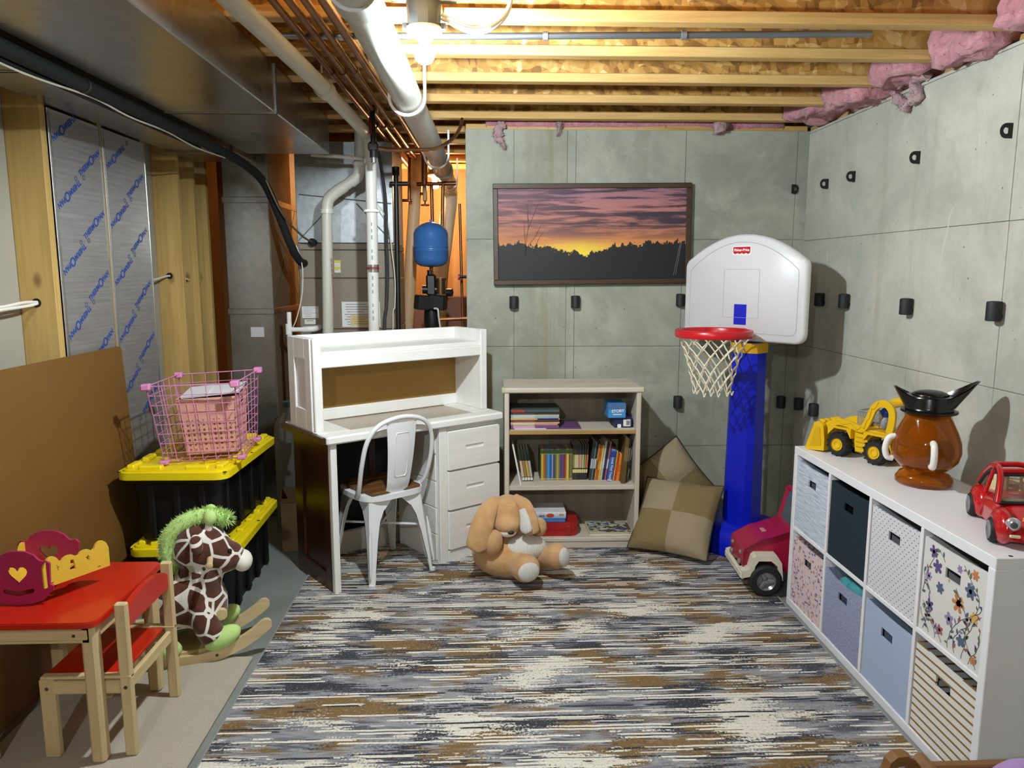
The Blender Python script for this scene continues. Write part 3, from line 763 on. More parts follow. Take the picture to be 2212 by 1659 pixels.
def wool(fn_box, seed, amp=.02, sub=(10, 8, 8)):
    x0, x1, y0, y1, z0, z1 = fn_box
    bm = bmesh.new(); bmesh.ops.create_cube(bm, size=1)
    bmesh.ops.subdivide_edges(bm, edges=bm.edges[:], cuts=9, use_grid_fill=True)
    for v in bm.verts:
        q = v.co.copy(); p = Vector(((x0+x1)/2+q.x*(x1-x0), (y0+y1)/2+q.y*(y1-y0), (z0+z1)/2+q.z*(z1-z0)))
        n = noise.noise_vector(p*11+Vector((seed, 0, 0))) + .6*noise.noise_vector(p*27+Vector((0, seed, 0)))
        n += .35*noise.noise_vector(p*60)
        d = n*amp
        d.y *= .5
        v.co = p + d
    bm.normal_update()
    g = G(); src = [v.co + v.normal*-.002 for v in bm.verts if v.normal.x < .3 or v.normal.z < 0]
    fuzz(g, src, int(seed), 900, .024)
    fv = [bm.verts.new(p) for p in g.v]
    for f in g.f: bm.faces.new([fv[i] for i in f])
    me = bpy.data.meshes.new('glasswool'); bm.to_mesh(me); bm.free()
    for f in me.polygons: f.use_smooth = True
    return me
nm_of = ['joist bay nearest the corner', 'second joist bay from the corner', 'third joist bay from the corner', 'fourth joist bay from the corner', 'fifth joist bay from the corner, at top right']
for i in range(5):
    ya = 2.672 + .4035*(4-i-1) + .035; yb = ya + .333
    x0 = 1.70 - random.uniform(0, .05) + .02*i
    me = wool((x0, 1.985, ya+.01, yb-.01, 2.335 - .02*(i % 2), 2.64), i*7.3, .03)
    tag(link('insulation_batt', me, m_pink), 'pink fibreglass batt stuffed in the ' + nm_of[i], 'insulation', 'pink batts along the right wall')
# back strip above the concrete
me = wool((.02, 1.72, 4.395, 4.50, 2.335, 2.63), 91, .014)
tag(link('insulation_strip', me, m_pink), 'long pink fibreglass strip tucked above the back wall', 'insulation')
def tuft(nm, pts, rs, seed, label, mat):
    g = G().tube(spline(pts, 6), [rs[min(int(i/6), len(rs)-1)] for i in range((len(pts)-1)*6+1)], 10)
    for k, p in enumerate(g.v): g.v[k] = p + noise.noise_vector(p*24+Vector((seed, 0, 0)))*.016 + noise.noise_vector(p*60+Vector((seed, 0, 0)))*.007
    fuzz(g, [g.v[i] for i in range(0, len(g.v))], seed, 420, .022)
    tag(g.build(nm, mat, None, 80), label, 'insulation', 'loose wisps of insulation')
def K(px, py, Y): return tuple(atY(px, py, Y))
tuft('insulation_wisp', [K(1083, 268, 4.36), K(1076, 285, 4.33), K(1074, 297, 4.32), K(1083, 307, 4.32), K(1090, 318, 4.33)], (.022, .020, .014, .010), 3, 'drooping pink wisp at the left end of the back strip', m_pinkd)
tuft('insulation_wisp', [K(1552, 262, 4.36), K(1556, 272, 4.33), K(1558, 284, 4.33)], (.030, .034, .028), 8, 'round pink lump hanging above the basketball hoop', m_pinkd)
tuft('insulation_wisp', [K(1207, 268, 4.37), K(1208, 276, 4.35), K(1210, 287, 4.35)], (.014, .010, .006), 5, 'tiny pale wisp hanging over the sunset picture', m_pinkd)
wx = lambda px, py: tuple(atX(px, py, 1.84))
tuft('insulation_wisp', [wx(2000, 155), wx(1982, 168), wx(1976, 185), wx(1985, 205), wx(1968, 218), wx(1956, 240)], (.030, .024, .022, .026, .014), 15, 'long shaggy pink wisp hanging down the right wall', m_pinkd)
tuft('insulation_wisp', [wx(1945, 180), wx(1930, 198), wx(1938, 212), wx(1950, 222)], (.018, .016, .018), 25, 'short shaggy pink wisp left of the long one on the right wall', m_pinkd)

# ------------------------------------------------------------ rug and carpet
def mat_rug():
    t = NT('distressed_rug'); o = t.co()
    spk = t.noise(o, 110, 3, .7); fine = t.noise(o, 300, 2); sp = t.math('SUBTRACT', spk, .5)
    xyz = t.sep(o)
    def wn(q):
        nd = t.n('ShaderNodeTexWhiteNoise', noise_dimensions='1D'); t.set(nd.inputs['W'], q); return nd.outputs['Value']
    def comb(x, y):
        nd = t.n('ShaderNodeCombineXYZ'); t.set(nd.inputs[0], x); t.set(nd.inputs[1], y); return nd.outputs[0]
    thr = wn(t.math('FLOOR', t.math('MULTIPLY', xyz[1], 150.0)))
    xs = t.math('ADD', xyz[0], t.math('MULTIPLY', t.math('SUBTRACT', thr, .5), .11))
    yw = t.math('ADD', xyz[1], t.math('MULTIPLY', sp, .02))
    def lay(sx, sy, ox, oy, d=2, k=.0):
        n_ = t.noise(comb(t.math('ADD', t.math('MULTIPLY', xs, sx), ox), t.math('ADD', t.math('MULTIPLY', yw, sy), oy)), 1.0, d, .5)
        return t.math('ADD', n_, t.math('MULTIPLY', sp, k)) if k else n_
    blk = lay(4.2, 7.5, 2.4, 4.1, 2, .25); blk2 = lay(4.0, 7.0, 7.7, 1.3, 2, .28)
    base = t.ramp(blk, [(.37, '2e3038'), (.43, '474952'), (.46, '7d7e85'), (.55, '9c9c9d'), (.60, '7f8087'), (.66, '55575f')])
    base = t.mix(t.ramp(blk2, [(.53, 0.0), (.555, .95)]), base, '7a5d2e')
    worn = lay(2.6, 4.4, 9.1, 3.3, 3, .22)
    base = t.mix(t.ramp(worn, [(.585, 0.0), (.605, 1.0)]), base, 'ded8c9')
    def strands(den, ox, pres, thrs, colr, base, wd):
        f_ = t.math('MULTIPLY', t.math('ADD', xyz[1], t.math('MULTIPLY', t.math('SUBTRACT', t.noise(o, 7, 2), .5), .012)), den)
        r = wn(t.math('ADD', t.math('FLOOR', f_), ox)); fr = t.math('FRACT', f_)
        seg = t.noise(comb(t.math('ADD', t.math('MULTIPLY', xyz[0], 3.4), t.math('MULTIPLY', r, 91.0)), t.math('MULTIPLY', r, 37.0)), 1.0, 2, .6)
        seg = t.math('ADD', seg, t.math('MULTIPLY', sp, .16))
        m_ = t.math('MULTIPLY', t.math('MULTIPLY', t.math('GREATER_THAN', seg, thrs), t.math('LESS_THAN', wn(t.math('ADD', t.math('FLOOR', f_), ox+77.3)), pres)), t.math('LESS_THAN', t.math('ABSOLUTE', t.math('SUBTRACT', fr, .5)), wd))
        return t.mix(m_, base, colr)
    base = strands(70.0, 3.0, .55, .53, '292b33', base, .32)
    base = strands(58.0, 9.0, .62, .50, 'e6e0d1', base, .26)
    base = strands(115.0, 31.0, .34, .55, 'ddd7c8', base, .30)
    streak = spk
    base = t.mix(t.math('MULTIPLY', t.ramp(spk, [(.34, 1.0), (.48, 0.0)]), .40), base, '36363c')
    base = t.mix(t.math('MULTIPLY', t.ramp(spk, [(.58, 0.0), (.70, 1.0)]), .45), base, 'd8d3c6')
    t.col(base); t.bump(t.math('ADD', fine, t.math('MULTIPLY', streak, .8)), .4, .004)
    return t.done(.85)
m_rug = mat_rug()
RG = thing('area_rug', 'large distressed striped rug in cream, slate and ochre', 'rug', (0, 0, 0))
G().b(-.893, 1.375, .95, 4.06, .001, .009, .003).build('rug_pile', m_rug, RG)
mb = M('8b8d8e', .9, var=.1, bump=.3, name='rug_binding')
for a_ in ((-.899, -.891, .95, 4.06), (1.373, 1.381, .95, 4.06), (-.899, 1.381, 4.058, 4.066), (-.899, 1.381, .944, .952)): G().b(a_[0], a_[1], a_[2], a_[3], .001, .0095, .002).build('bound_edge', mb, RG)
def mat_carpet():
    t = NT('beige_carpet'); co = t.co(); f = t.noise(co, 240, 3, .7); b_ = t.noise(co, 7, 4)
    t.col(t.mix(t.math('MULTIPLY', b_, .5), t.ramp(f, [(.3, 'b0a593'), (.7, 'd6ccb9')]), 'b9af9d')); t.bump(f, .9, .006); return t.done(.95)
tag(G().b(-1.58, -.925, .9, 2.825, .001, .012, .004).build('carpet_remnant', mat_carpet()), 'beige carpet remnant under the red children\'s table', 'carpet')

# ------------------------------------------------------------ framed sunset print
def mat_sunset():
    t = NT('sunset_print'); s = t.sep(t.co()); u, v = s[0], s[2]       # metres, origin lower left of the print
    st = t.noise(t.co(scale=(2.4, 1, 34), rot=(0, rad(-4), 0)), 1.0, 6, .62, .6)
    dark = t.noise(t.co(scale=(1.6, 1, 9), loc=(2.1, 0, .7)), 1.0, 4, .6)
    vv = t.math('ADD', v, t.math('MULTIPLY', t.math('SUBTRACT', st, .5), .07))
    sky = t.ramp(t.math('DIVIDE', vv, .52), [(.30, 'e0b444'), (.40, 'cf8448'), (.52, 'a56a52'), (.70, 'b5746a'), (1.0, '8a6474')])
    cloud = t.ramp(t.math('ADD', t.math('MULTIPLY', st, .6), t.math('MULTIPLY', dark, .4)), [(.45, 0.0), (.53, 1.0)])
    amt = t.math('MULTIPLY', cloud, t.ramp(t.math('DIVIDE', v, .52), [(.36, 0.0), (.60, .97)]))
    right = t.ramp(t.math('DIVIDE', u, 1.07), [(.10, .72), (.7, 1.0)])
    sky = t.mix(t.math('MULTIPLY', amt, right), sky, '2c2336')
    glow = t.math('MULTIPLY', t.ramp(t.math('ABSOLUTE', t.math('SUBTRACT', u, .47)), [(.0, 1.0), (.28, 0.0)]), t.ramp(v, [(.15, 1.0), (.24, 0.0)]))
    sky = t.mix(glow, sky, 'f0cf3c')
    tn = t.math('ADD', t.math('MULTIPLY', t.noise(t.co(scale=(1, 0, 0)), 13, 3, .6), .62), t.math('ADD', t.math('MULTIPLY', t.noise(t.co(scale=(1, 0, .45)), 46, 3, .7), .42), t.math('MULTIPLY', t.noise(t.co(scale=(1, 0, 1)), 150, 2, .7), .14)))
    edge = t.ramp(t.math('ABSOLUTE', t.math('SUBTRACT', u, .47)), [(.03, 0.0), (.30, .055)])
    top = t.math('ADD', t.math('ADD', t.math('MULTIPLY', tn, .22), .018), edge)
    tree = t.math('LESS_THAN', v, top)
    t.col(t.mix(tree, sky, '0b0b0e')); t.bump(t.noise(t.co(), 700, 2), .15, .001); return t.done(.6)
PW, PH = 1.13, .565
PC = thing('framed_picture', 'wide framed canvas print of a sunset over a dark treeline', 'picture', (.057, WB-.045, 1.447), 0, None, (0, rad(-.55), 0))
m_frame = wood('walnut_frame', '2f1f12', '4a331f', 0, 20, .5)
fw_ = .028
for a_ in ((0, PW, 0, fw_), (0, PW, PH-fw_, PH)): G().b(a_[0], a_[1], 0, .04, a_[2], a_[3], .003).build('frame_rail', m_frame, PC)
for a_ in ((0, fw_), (PW-fw_, PW)): G().b(a_[0], a_[1], -.0005, .04, fw_, PH-fw_, .003).build('frame_stile', m_frame, PC)
cv = G().b(0, PW-2*fw_, .010, .03, 0, PH-2*fw_).build('canvas_print', mat_sunset(), PC); cv.location = (fw_, 0, fw_)
g = G(); tw = lambda *p: g.tube([(a_, .0095, b_) for a_, b_ in p], [.0011]*(len(p)-1)+[.0005], 4)
tw((.155, .13), (.16, .22), (.172, .30), (.168, .43)); tw((.168, .28), (.20, .36), (.235, .44)); tw((.157, .16), (.15, .25), (.148, .32)); tw((.158, .18), (.21, .24), (.25, .32)); tw((.20, .15), (.225, .22), (.262, .28)); tw((.170, .33), (.165, .38))
g.build('printed_branches', M('2c2024', .6), cv)
g = G(); 
for q in (0, .012): g.tube([(1.008+q, .0095, .02), (1.045+q*.5, .0095, .21)], .0009, 4)
g.build('printed_grass', M('8f8d92', .6), cv)

# ------------------------------------------------------------ desk with hutch
m_dw = wood('whitewash_paint', 'e6e4de', 'f0efeb', 0, 22, .5, None, .12)
m_dwv = wood('whitewash_paint_upright', 'e3e1db', 'eeedea', 2, 22, .5, None, .12)
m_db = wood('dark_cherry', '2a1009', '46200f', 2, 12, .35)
m_cork = M('a07c3e', .85, var=.10, vs=60, bump=.3, bs=300, name='pinboard_brown')
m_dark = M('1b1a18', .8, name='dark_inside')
D = thing('desk', 'white-washed wooden desk with hutch, pin board and three drawers', 'desk', (-.712, 3.404, 0), rad(36.6))
DT, DZ = .775, .735
TW = .996; DD = .47
g = G().b(-.025, TW, -.025, .075, DZ, DT, .008).b(-.025, TW, DD-.06, DD, DZ, DT, .006).b(-.025, .14, .075, DD-.06, DZ, DT, .002).b(TW-.13, TW, .075, DD-.06, DZ, DT, .002)
g.build('desktop_frame', m_dw, D)
G().b(.14, TW-.13, .075, DD-.06, DZ, DT-.003).build('desktop_inlay', M('b3a592', .3, var=.05, name='inlay_taupe'), D)
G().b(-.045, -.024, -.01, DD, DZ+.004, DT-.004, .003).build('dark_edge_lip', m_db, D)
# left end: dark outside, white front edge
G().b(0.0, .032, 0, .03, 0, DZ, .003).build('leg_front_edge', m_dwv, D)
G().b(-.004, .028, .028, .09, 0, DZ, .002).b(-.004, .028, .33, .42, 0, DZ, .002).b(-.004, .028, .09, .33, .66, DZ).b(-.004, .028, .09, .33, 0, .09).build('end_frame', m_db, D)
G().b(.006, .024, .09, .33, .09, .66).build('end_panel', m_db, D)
# pedestal
U0, U1 = .595, .988
G().b(U0, U1, .018, .42, .0, DZ, .003).build('pedestal_box', m_dwv, D)
G().b(U0, U0+.05, -.002, .02, .0, DZ, .003).build('pedestal_stile', m_dwv, D)
for k in range(5): G().b(U0-.006, U0+.002, .03, .415, .02+k*.143, .02+k*.143+.139, .003).build('side_plank', m_dw, D)
dz = [(.075, .275), (.29, .49), (.505, .705)]
for z0, z1 in dz:
    dr = G()
    x0, x1 = U0+.055, U1-.012; xm = (x0+x1)/2; zm = (z0+z1)/2 + .01; hw, hh = .058, .0105
    dr.b(x0, x1, -.012, .02, z0, zm-hh).b(x0, x1, -.012, .02, zm+hh, z1).b(x0, xm-hw, -.012, .02, zm-hh, zm+hh).b(xm+hw, x1, -.012, .02, zm-hh, zm+hh)
    d_ = dr.build('drawer', m_dw, D)
    G().b(x0-.003, x1+.003, -.004, .019, z0-.003, z1+.003, .004).build('drawer_edge', m_dw, d_)
    G().b(xm-hw-.001, xm+hw+.001, .004, .006, zm-hh-.001, zm+hh+.001).build('finger_slot', M('8f8b84', .7), d_)
G().b(U0+.05, U1, -.002, .02, 0, .066, .003).build('kick_board', m_dw, D)
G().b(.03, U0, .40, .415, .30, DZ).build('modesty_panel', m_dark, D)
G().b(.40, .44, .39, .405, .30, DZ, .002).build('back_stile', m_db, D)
# hutch
H0, H1, HB, HT = -.018, .980, .385, 1.215
VF = .105
for a_, b_ in ((H0, H0+.028), (H1-.028, H1)):
    G().b(a_, b_, VF+.02, HB, DT, HT, .003).build('hutch_side', m_dwv, D)
for a_, b_ in ((H0-.003, H0+.040), (H1-.040, H1+.003)): G().b(a_, b_, VF, VF+.022, DT, HT, .004).build('hutch_stile', m_dwv, D)
g = G(); g.b(H0-.010, H0, VF+.022, VF+.085, DT, HT, .003).b(H0-.010, H0, HB-.075, HB, DT, HT, .003).b(H0-.010, H0, VF+.085, HB-.075, DT, DT+.10, .003).b(H0-.010, H0, VF+.085, HB-.075, HT-.10, HT, .003)
g.build('hutch_side_frame', m_dwv, D)
G().b(H0+.028, H1-.028, VF+.012, HB, 1.128, 1.150, .003).build('hutch_shelf', m_dw, D)
G().b(H0+.04, H1-.04, VF, VF+.02, 1.075, 1.128, .004).build('hutch_front_rail', m_dw, D)
G().b(H0+.028, H1-.028, HB-.02, HB, 1.150, HT, .003).build('hutch_back_rail', m_dw, D)
G().b(H0+.028, H1-.028, HB-.018, HB-.006, .835, 1.128).build('pin_board', m_cork, D)
G().b(H0+.028, H1-.028, HB-.028, HB-.004, DT, .835, .004).build('hutch_bottom_rail', m_dw, D)
# things low behind the desk
tag(G().b(-.30, .30, -.012, .012, 0, .13, .003, Matrix.Translation((-.705, 3.985, 0)) @ Matrix.Rotation(rad(36.6), 4, 'Z')).build('plank', M('c9c2b4', .7)), 'pale plank lying on the floor behind the desk kneehole', 'plank')
bx_ = thing('toolbox', 'black and yellow case standing behind the desk kneehole', 'case', (-.72, 4.20, 0), rad(36.6))
G().b(-.13, .13, -.06, .06, 0, .36, .012).build('case_body', M('141414', .5), bx_); G().b(-.075, .06, -.064, -.058, .30, .36, .003).build('yellow_label', M('c9a928', .6), bx_)
cb = thing('cardboard_box', 'open brown cardboard box on the floor between totes and desk', 'box', (-1.015, 4.13, 0), rad(14))
m_card = M('8d6f4d', .8, var=.08, name='cardboard')
for a_ in ((-.13, .13, -.12, -.115), (-.13, .13, .115, .12)): G().b(a_[0], a_[1], a_[2], a_[3], 0, .30).build('box_wall', m_card, cb)
for a_ in ((-.13, -.125), (.125, .13)): G().b(a_[0], a_[1], -.115, .115, 0, .30).build('box_wall', m_card, cb)
G().b(-.13, .13, -.175, -.12, .296, .30, .0, Matrix.Identity(4)).build('box_flap', m_card, cb)
G().b(-.125, .125, -.115, .115, 0, .004).build('box_base', m_card, cb)
jg = thing('plastic_canister', 'grey-white plastic canister behind the cardboard box', 'canister', (-1.155, 4.42, 0))
G().lathe([(.085, 0), (.095, .01), (.095, .60), (.08, .66), (.035, .70), (.035, .74)], 20).build('canister_body', M('8b8880', .5), jg)
G().lathe([(.04, .735), (.04, .765), (0, .768)], 16).build('canister_cap', M('4c5a5c', .5), jg)

# ------------------------------------------------------------ white metal chair
m_cw = M('e4e5e6', .32, var=.03, name='white_sheet_metal')
m_chip = M('2a2b2c', .5, .5, name='chipped_edge')
m_seatw = wood('walnut_seat', '4a2d16', '7a5228', 0, 16, .45)
CH = thing('metal_chair', 'white metal cafe chair with wooden seat pushed under the desk', 'chair', (-.530, 3.725, .009), rad(38))
SZ = .44
seat = [(.178*math.copysign(abs(math.cos(a))**.55, math.cos(a)), .17*math.copysign(abs(math.sin(a))**.55, math.sin(a))) for a in [2*PI*k/40 for k in range(40)]]
G().prism([(x*1.02, y*1.02) for x, y in seat], SZ-.028, SZ-.002).build('seat_pan', m_cw, CH, 30)
for k in range(4):
    y0 = -.155+.078*k; w = .152 if k in (1, 2) else .138
    G().b(-w, w, y0, y0+.075, SZ-.001, SZ+.016, .004).build('seat_slat', m_seatw, CH)
legs = ((-1, -1), (1, -1), (-1, 1), (1, 1))
for sx, sy in legs:
    top = Vector((sx*.135, sy*.135, SZ-.012)); bot = Vector((sx*.171, sy*.188, 0))
    inx = Vector((-sx, 0, 0)); iny = Vector((0, -sy, 0))
    secs = [(0, .022, .012), (.15, .028, .013), (.5, .042, .015), (.72, .056, .018), (.84, .078, .022), (.93, .115, .022), (1, .16, .022)]
    vs = []; fs = []
    for t_, w, th in secs:
        c_ = bot.lerp(top, t_) + Vector((sx, sy, 0))*.012*math.sin(t_*PI)*.0
        o_ = c_ + Vector((sx*.012, sy*.012, 0))
        ring = [o_+inx*w, o_+(inx+iny)*.010*0 + inx*.012, o_+iny*.012, o_+iny*w, o_+iny*w+inx*.006, o_+inx*.018+iny*.018, o_+inx*w+iny*.006]
        vs += ring
    n_ = 7
    for i in range(len(secs)-1):
        for q in range(n_): fs.append((i*n_+q, i*n_+(q+1) % n_, (i+1)*n_+(q+1) % n_, (i+1)*n_+q))
    fs.append(list(range(n_))); fs.append([(len(secs)-1)*n_+q for q in range(n_)])
    lg = G().add(vs, fs).build('leg', m_cw, CH, 40)
    rib = [(bot.lerp(top, t_) + Vector((sx*.016, sy*.016, 0))) for t_ in (.12, .3, .5, .66)]
    G().tube(rib, [.004, .007, .009, .004], 8).build('leg_rib', m_cw, lg)
    for q in (0, 1):
        e_ = [(bot.lerp(top, t_) + Vector((sx*.0125, sy*.0125, 0)) + (inx if q else iny)*w) for t_, w, th in secs[1:5]]
        G().tube(e_, .0014, 5).build('chipped_edge', m_chip, lg)
    G().cyl(bot+Vector((sx*.004, sy*.004, 0)), bot+Vector((sx*.004, sy*.004, .014)), .016, n=12).build('foot_cap', m_cw, lg)
for s in (-1, 1):
    G().tube([(s*.15, -.155, .24), (s*-.15, .155, .24)], .006, 8).build('cross_brace', m_cw, CH)
hp = spline([(-.172, -.06, SZ-.015), (-.188, -.115, SZ+.03), (-.196, -.165, .60), (-.180, -.195, .72), (-.122, -.212, .797), (0, -.222, .826), (.122, -.212, .797), (.180, -.195, .72), (.196, -.165, .60), (.188, -.115, SZ+.03), (.172, -.06, SZ-.015)], 7)
G().tube(hp, .0115, 12).build('back_hoop', m_cw, CH, 60)
def splat(u, v):
    z = SZ-.01 + v*(.80-SZ+.01); w = .060 + .022*v; y = -.155 - .060*v - .012*math.sin(v*PI)
    if v < .12: y += (.12-v)*.12
    return Vector(((u-.5)*2*w, y - .010*(1-(2*u-1)**2), z))
g = G(); g.grid(lambda u, v: splat(u, v), 10, 16); g.grid(lambda u, v: splat(u, v)+Vector((0, .003, 0)), 10, 16)
sp = g.build('back_splat', m_cw, CH, 60)
ep = []
for a_, b_ in [(.25, .30), (.25, .80), (.30, .86), (.70, .86), (.75, .80), (.75, .30), (.70, .26), (.30, .26)]: ep.append(splat(a_, b_)+Vector((0, -.001, 0)))
G().tube(ep, .0028, 6, True).build('embossed_rib', m_cw, sp, 60)

# ------------------------------------------------------------ bookcase
m_bc = wood('ash_laminate', 'bbb09f', 'd2c8b8', 2, 14, .55, None, .06)
m_bcx = wood('ash_laminate_flat', 'bdb2a2', 'd4cabb', 0, 14, .55, None, .06)
m_bce = wood('bare_chipboard_edge', '9a7a45', 'b8965c', 0, 30, .7)
BX0, BX1, BY0, BY1, BZ = .107, .846, 3.955, 4.305, .908
BC = thing('bookcase', 'low ash-laminate bookcase with three shelves against the concrete wall', 'bookcase', (0, 0, 0))
for a_, b_ in ((BX0, BX0+.025), (BX1-.025, BX1)): G().b(a_, b_, BY0, BY1, 0, BZ-.028, .004).build('side_panel', m_bc, BC)
G().b(BX0-.003, BX1+.003, BY0-.006, BY1, BZ-.028, BZ, .006).build('top_panel', m_bcx, BC)
for s_ in (BX0-.004, BX1+.004): G().b(s_-.012, s_+.012, BY0-.0075, BY0+.05, BZ-.0285, BZ+.0008, .006).build('corner_cap', M('bdbb95', .5), BC)
G().b(BX0+.025, BX1-.025, BY1-.012, BY1-.004, .04, BZ-.03).build('back_panel', wood('grey_oak_back', '857b6b', 'a1968463'[:6] if False else 'a19684', 2, 9, .6, None, .05, 2.0), BC)
G().b(BX0+.025, BX1-.025, BY0+.012, BY1-.012, .652, .674, .002).build('shelf', m_bcx, BC)
G().b(BX0+.025, BX1-.025, BY0+.010, BY0+.012, .652, .674).build('raw_edge', m_bce, BC)
G().b(BX0+.025, BX1-.025, BY0+.008, BY1-.012, .340, .365, .002).build('shelf', m_bcx, BC)
G().b(BX0+.025, BX1-.025, BY0+.004, BY1-.012, .046, .068, .003).build('shelf', m_bcx, BC)
G().b(BX0+.025, BX1-.025, BY0+.010, BY0+.026, 0, .046, .002).build('plinth', m_bcx, BC)

# books: cover wraps a block of pages, with bands on the spine
m_page = M('dcd5c3', .8, var=.04, name='book_pages')
def book(w, d, h, cover, label, group, mat4=None, bands=(), rnd=.3):
    """spine faces -y; origin at lower front middle"""
    B_ = thing('book', label, 'book', (0, 0, 0), 0, group)
    mc = M(cover, .45, var=.04)
    c = min(.0012, w*.18)
    G().b(-w/2, -w/2+c, 0, d, 0, h).b(w/2-c, w/2, 0, d, 0, h).b(-w/2+c*.6, w/2-c*.6, -.0008, c, 0, h, c*.4).build('cover', mc, B_)
    G().b(-w/2+c, w/2-c, c, d-.003, .002, h-.003).build('pages', m_page, B_)
    for z0, z1, colr in bands:
        G().b(-w/2+.0002, w/2-.0002, -.0016, .0005, h*z0, h*z1).build('spine_band', M(colr, .5, var=.04), B_)
    if mat4 is not None: B_.matrix_local = mat4
    return B_
def upright(x, y, z, tilt): return Matrix.Translation((x, y, z)) @ Matrix.Rotation(tilt, 4, 'Y')
S2, S1, S0 = .3655, .6745, .0685
# leaning group at the left
x = .150
book(.009, .16, .225, 'e3e1dc', 'white-spined book leaning at the left end of the middle shelf', 'books leaning left', upright(.196, 3.985, S2, rad(-11)))
for i, (c_, b_) in enumerate((('2a2d26', 'cbb489'), ('25281f', '8f7a4a'), ('2b2a24', 'c09a52'), ('22241f', 'a9a79c'))):
    book(.0135, .15, .185, c_, 'dark leaning hardback with %s lower spine, %s after the white book' % (('cream', 'olive', 'amber', 'grey')[i], ORD[i]), 'books leaning left', upright(.216+.0155*i, 4.06, S2, rad(-9)), [(.03, .12, 'd8d2c4'), (.14, .64, b_), (.86, .99, '1c3320')])
# matching green-topped paperbacks
pal = ['3f4a2c', 'c9c23e', 'c2842f', 'b04a2c', '5d6b3a', '3a74b0', '5b95c9', '2f6bb0', '2a5a9d', '77a5cf', '7a3340', '3c5f4a', '4f8a74', 'd0a13a', '9a7440', '3b5f7a', '53407a', '6a4a86', '7a3038', '9a3f3a', 'c9a23c', 'd8cf6a', '6f4a3a', '8a7a3a', '57703a']
cn = ['olive', 'yellow', 'orange', 'rust', 'moss', 'blue', 'light blue', 'mid-blue', 'navy', 'sky blue', 'maroon', 'dark green', 'teal', 'gold', 'tan', 'slate', 'violet', 'purple', 'wine', 'brick', 'mustard', 'lemon', 'brown', 'khaki', 'green']
x = .308
for i, c_ in enumerate(pal):
    w = .0071
    book(w, .13, .178+random.uniform(-.001, .001), c_, 'thin %s paperback with green-topped spine, %s in the matching row' % (cn[i], ORD[i]), 'green-topped paperbacks', upright(x+w/2, 4.075, S2, 0), [(.86, .985, '2f4a22'), (.84, .86, '9a9c5a'), (.02, .06, 'b9a860')])
    x += w + .0002
bl = [('8a7d4c', '3a3326'), ('c9bd86', '3a3a32'), ('d0c79a', '2c2c2a'), ('b58a72', '2b2b2b'), ('d2a07c', '2f2b2a'), ('a9c088', '2c2f2a'), ('8f8a5c', '2c2a28'), ('c06a3a', '33251c')]
for i, (c_, k_) in enumerate(bl):
    w = .0096
    book(w, .14, .200, k_, 'black-topped book with %s middle band, %s after the green-topped row' % (('olive', 'cream', 'pale yellow', 'dusty pink', 'peach', 'pale green', 'khaki', 'orange')[i], ORD[i]), 'black-topped books', upright(x+w/2+.0015, 4.08, S2, rad(1.0*max(0, i-4))), [(.34, .72, c_), (.20, .30, 'd8cf8c')])
    x += w + .0005
asl = [('33363a', .012, .225, 'charcoal', 'a9b0b4'), ('55707c', .008, .22, 'slate blue', '9fb0b4'), ('23292d', .007, .225, 'black', 'c9cfd0'), ('c07a2c', .010, .205, 'amber', '8d4a1c'), ('b3641f', .009, .20, 'burnt orange', 'd09a3c'), ('d8b05a', .010, .20, 'sand', 'e0c77c'), ('b9b7a8', .011, .225, 'pale grey', 'd2cfbf'), ('1d2440', .012, .22, 'dark navy', '2c3566'), ('b5656a', .008, .22, 'rose', 'd9d7d2')]
x += .010
for i, (c_, w, h_, nm_, b_) in enumerate(asl):
    book(w, .16, h_, c_, 'slanting %s book, %s in the mixed row right of the black-topped books' % (nm_, ORD[i]), 'mixed slanting books', upright(x+w/2, 4.07, S2, rad(6+i*.25)), [(.30, .55, b_)])
    x += w + .0012
LF = book(.026, .15, .178, '2f5fb3', 'thick blue board book with white spine lettering on the middle shelf', 'mixed slanting books', upright(x+.015, 4.04, S2, rad(7.5)), [(.78, .95, '1f3f86'), (.02, .06, 'd7dbe2')])
me = text_mesh('Look Find Track', .019, .0003); me.materials.append(m_white)
o = link('spine_lettering', me, None, LF); o.matrix_local = frame_matrix((0, -.0018, .075), (0, 0, -1), (1, 0, 0))
x += .032
bsl = [('c9b25a', .009, .17, 'straw', 'b89a3c'), ('c23a24', .010, .158, 'scarlet', 'd0501f'), ('e0862a', .016, .155, 'bright orange', 'd86a1c'), ('8a5a6a', .007, .16, 'mauve', 'b07a8a'), ('d0cdc4', .008, .19, 'ivory', 'a0785a'), ('c06a5a', .006, .19, 'coral', 'd8c7bc'), ('e2ded2', .008, .21, 'off-white', 'd8d4c8'), ('5c7a58', .010, .185, 'sage green', '8fa588'), ('c9c9c2', .006, .20, 'silver-grey', '3c3f3a')]
for i, (c_, w, h_, nm_, b_) in enumerate(bsl):
    book(w, .15, h_, c_, 'slanting %s book, %s to the right of the blue board book' % (nm_, ORD[i]), 'mixed slanting books', upright(x+w/2, 4.05, S2, rad(7.5)), [(.35, .6, b_)])
    x += w + .001
for i, (c_, w, h_, nm_, b_) in enumerate((('5c4a26', .022, .255, 'tall brown', '7a6436'), ('2f3130', .010, .245, 'tall dark', '9a9a92'))):
    book(w, .2, h_, c_, '%s book tilted at the right end of the middle shelf' % nm_, 'mixed slanting books', upright(min(x+w/2+.004, .762+i*.020), 3.99+.02*i, S2, rad(4.5)), [(.5, .8, b_)])
    x += w + .002
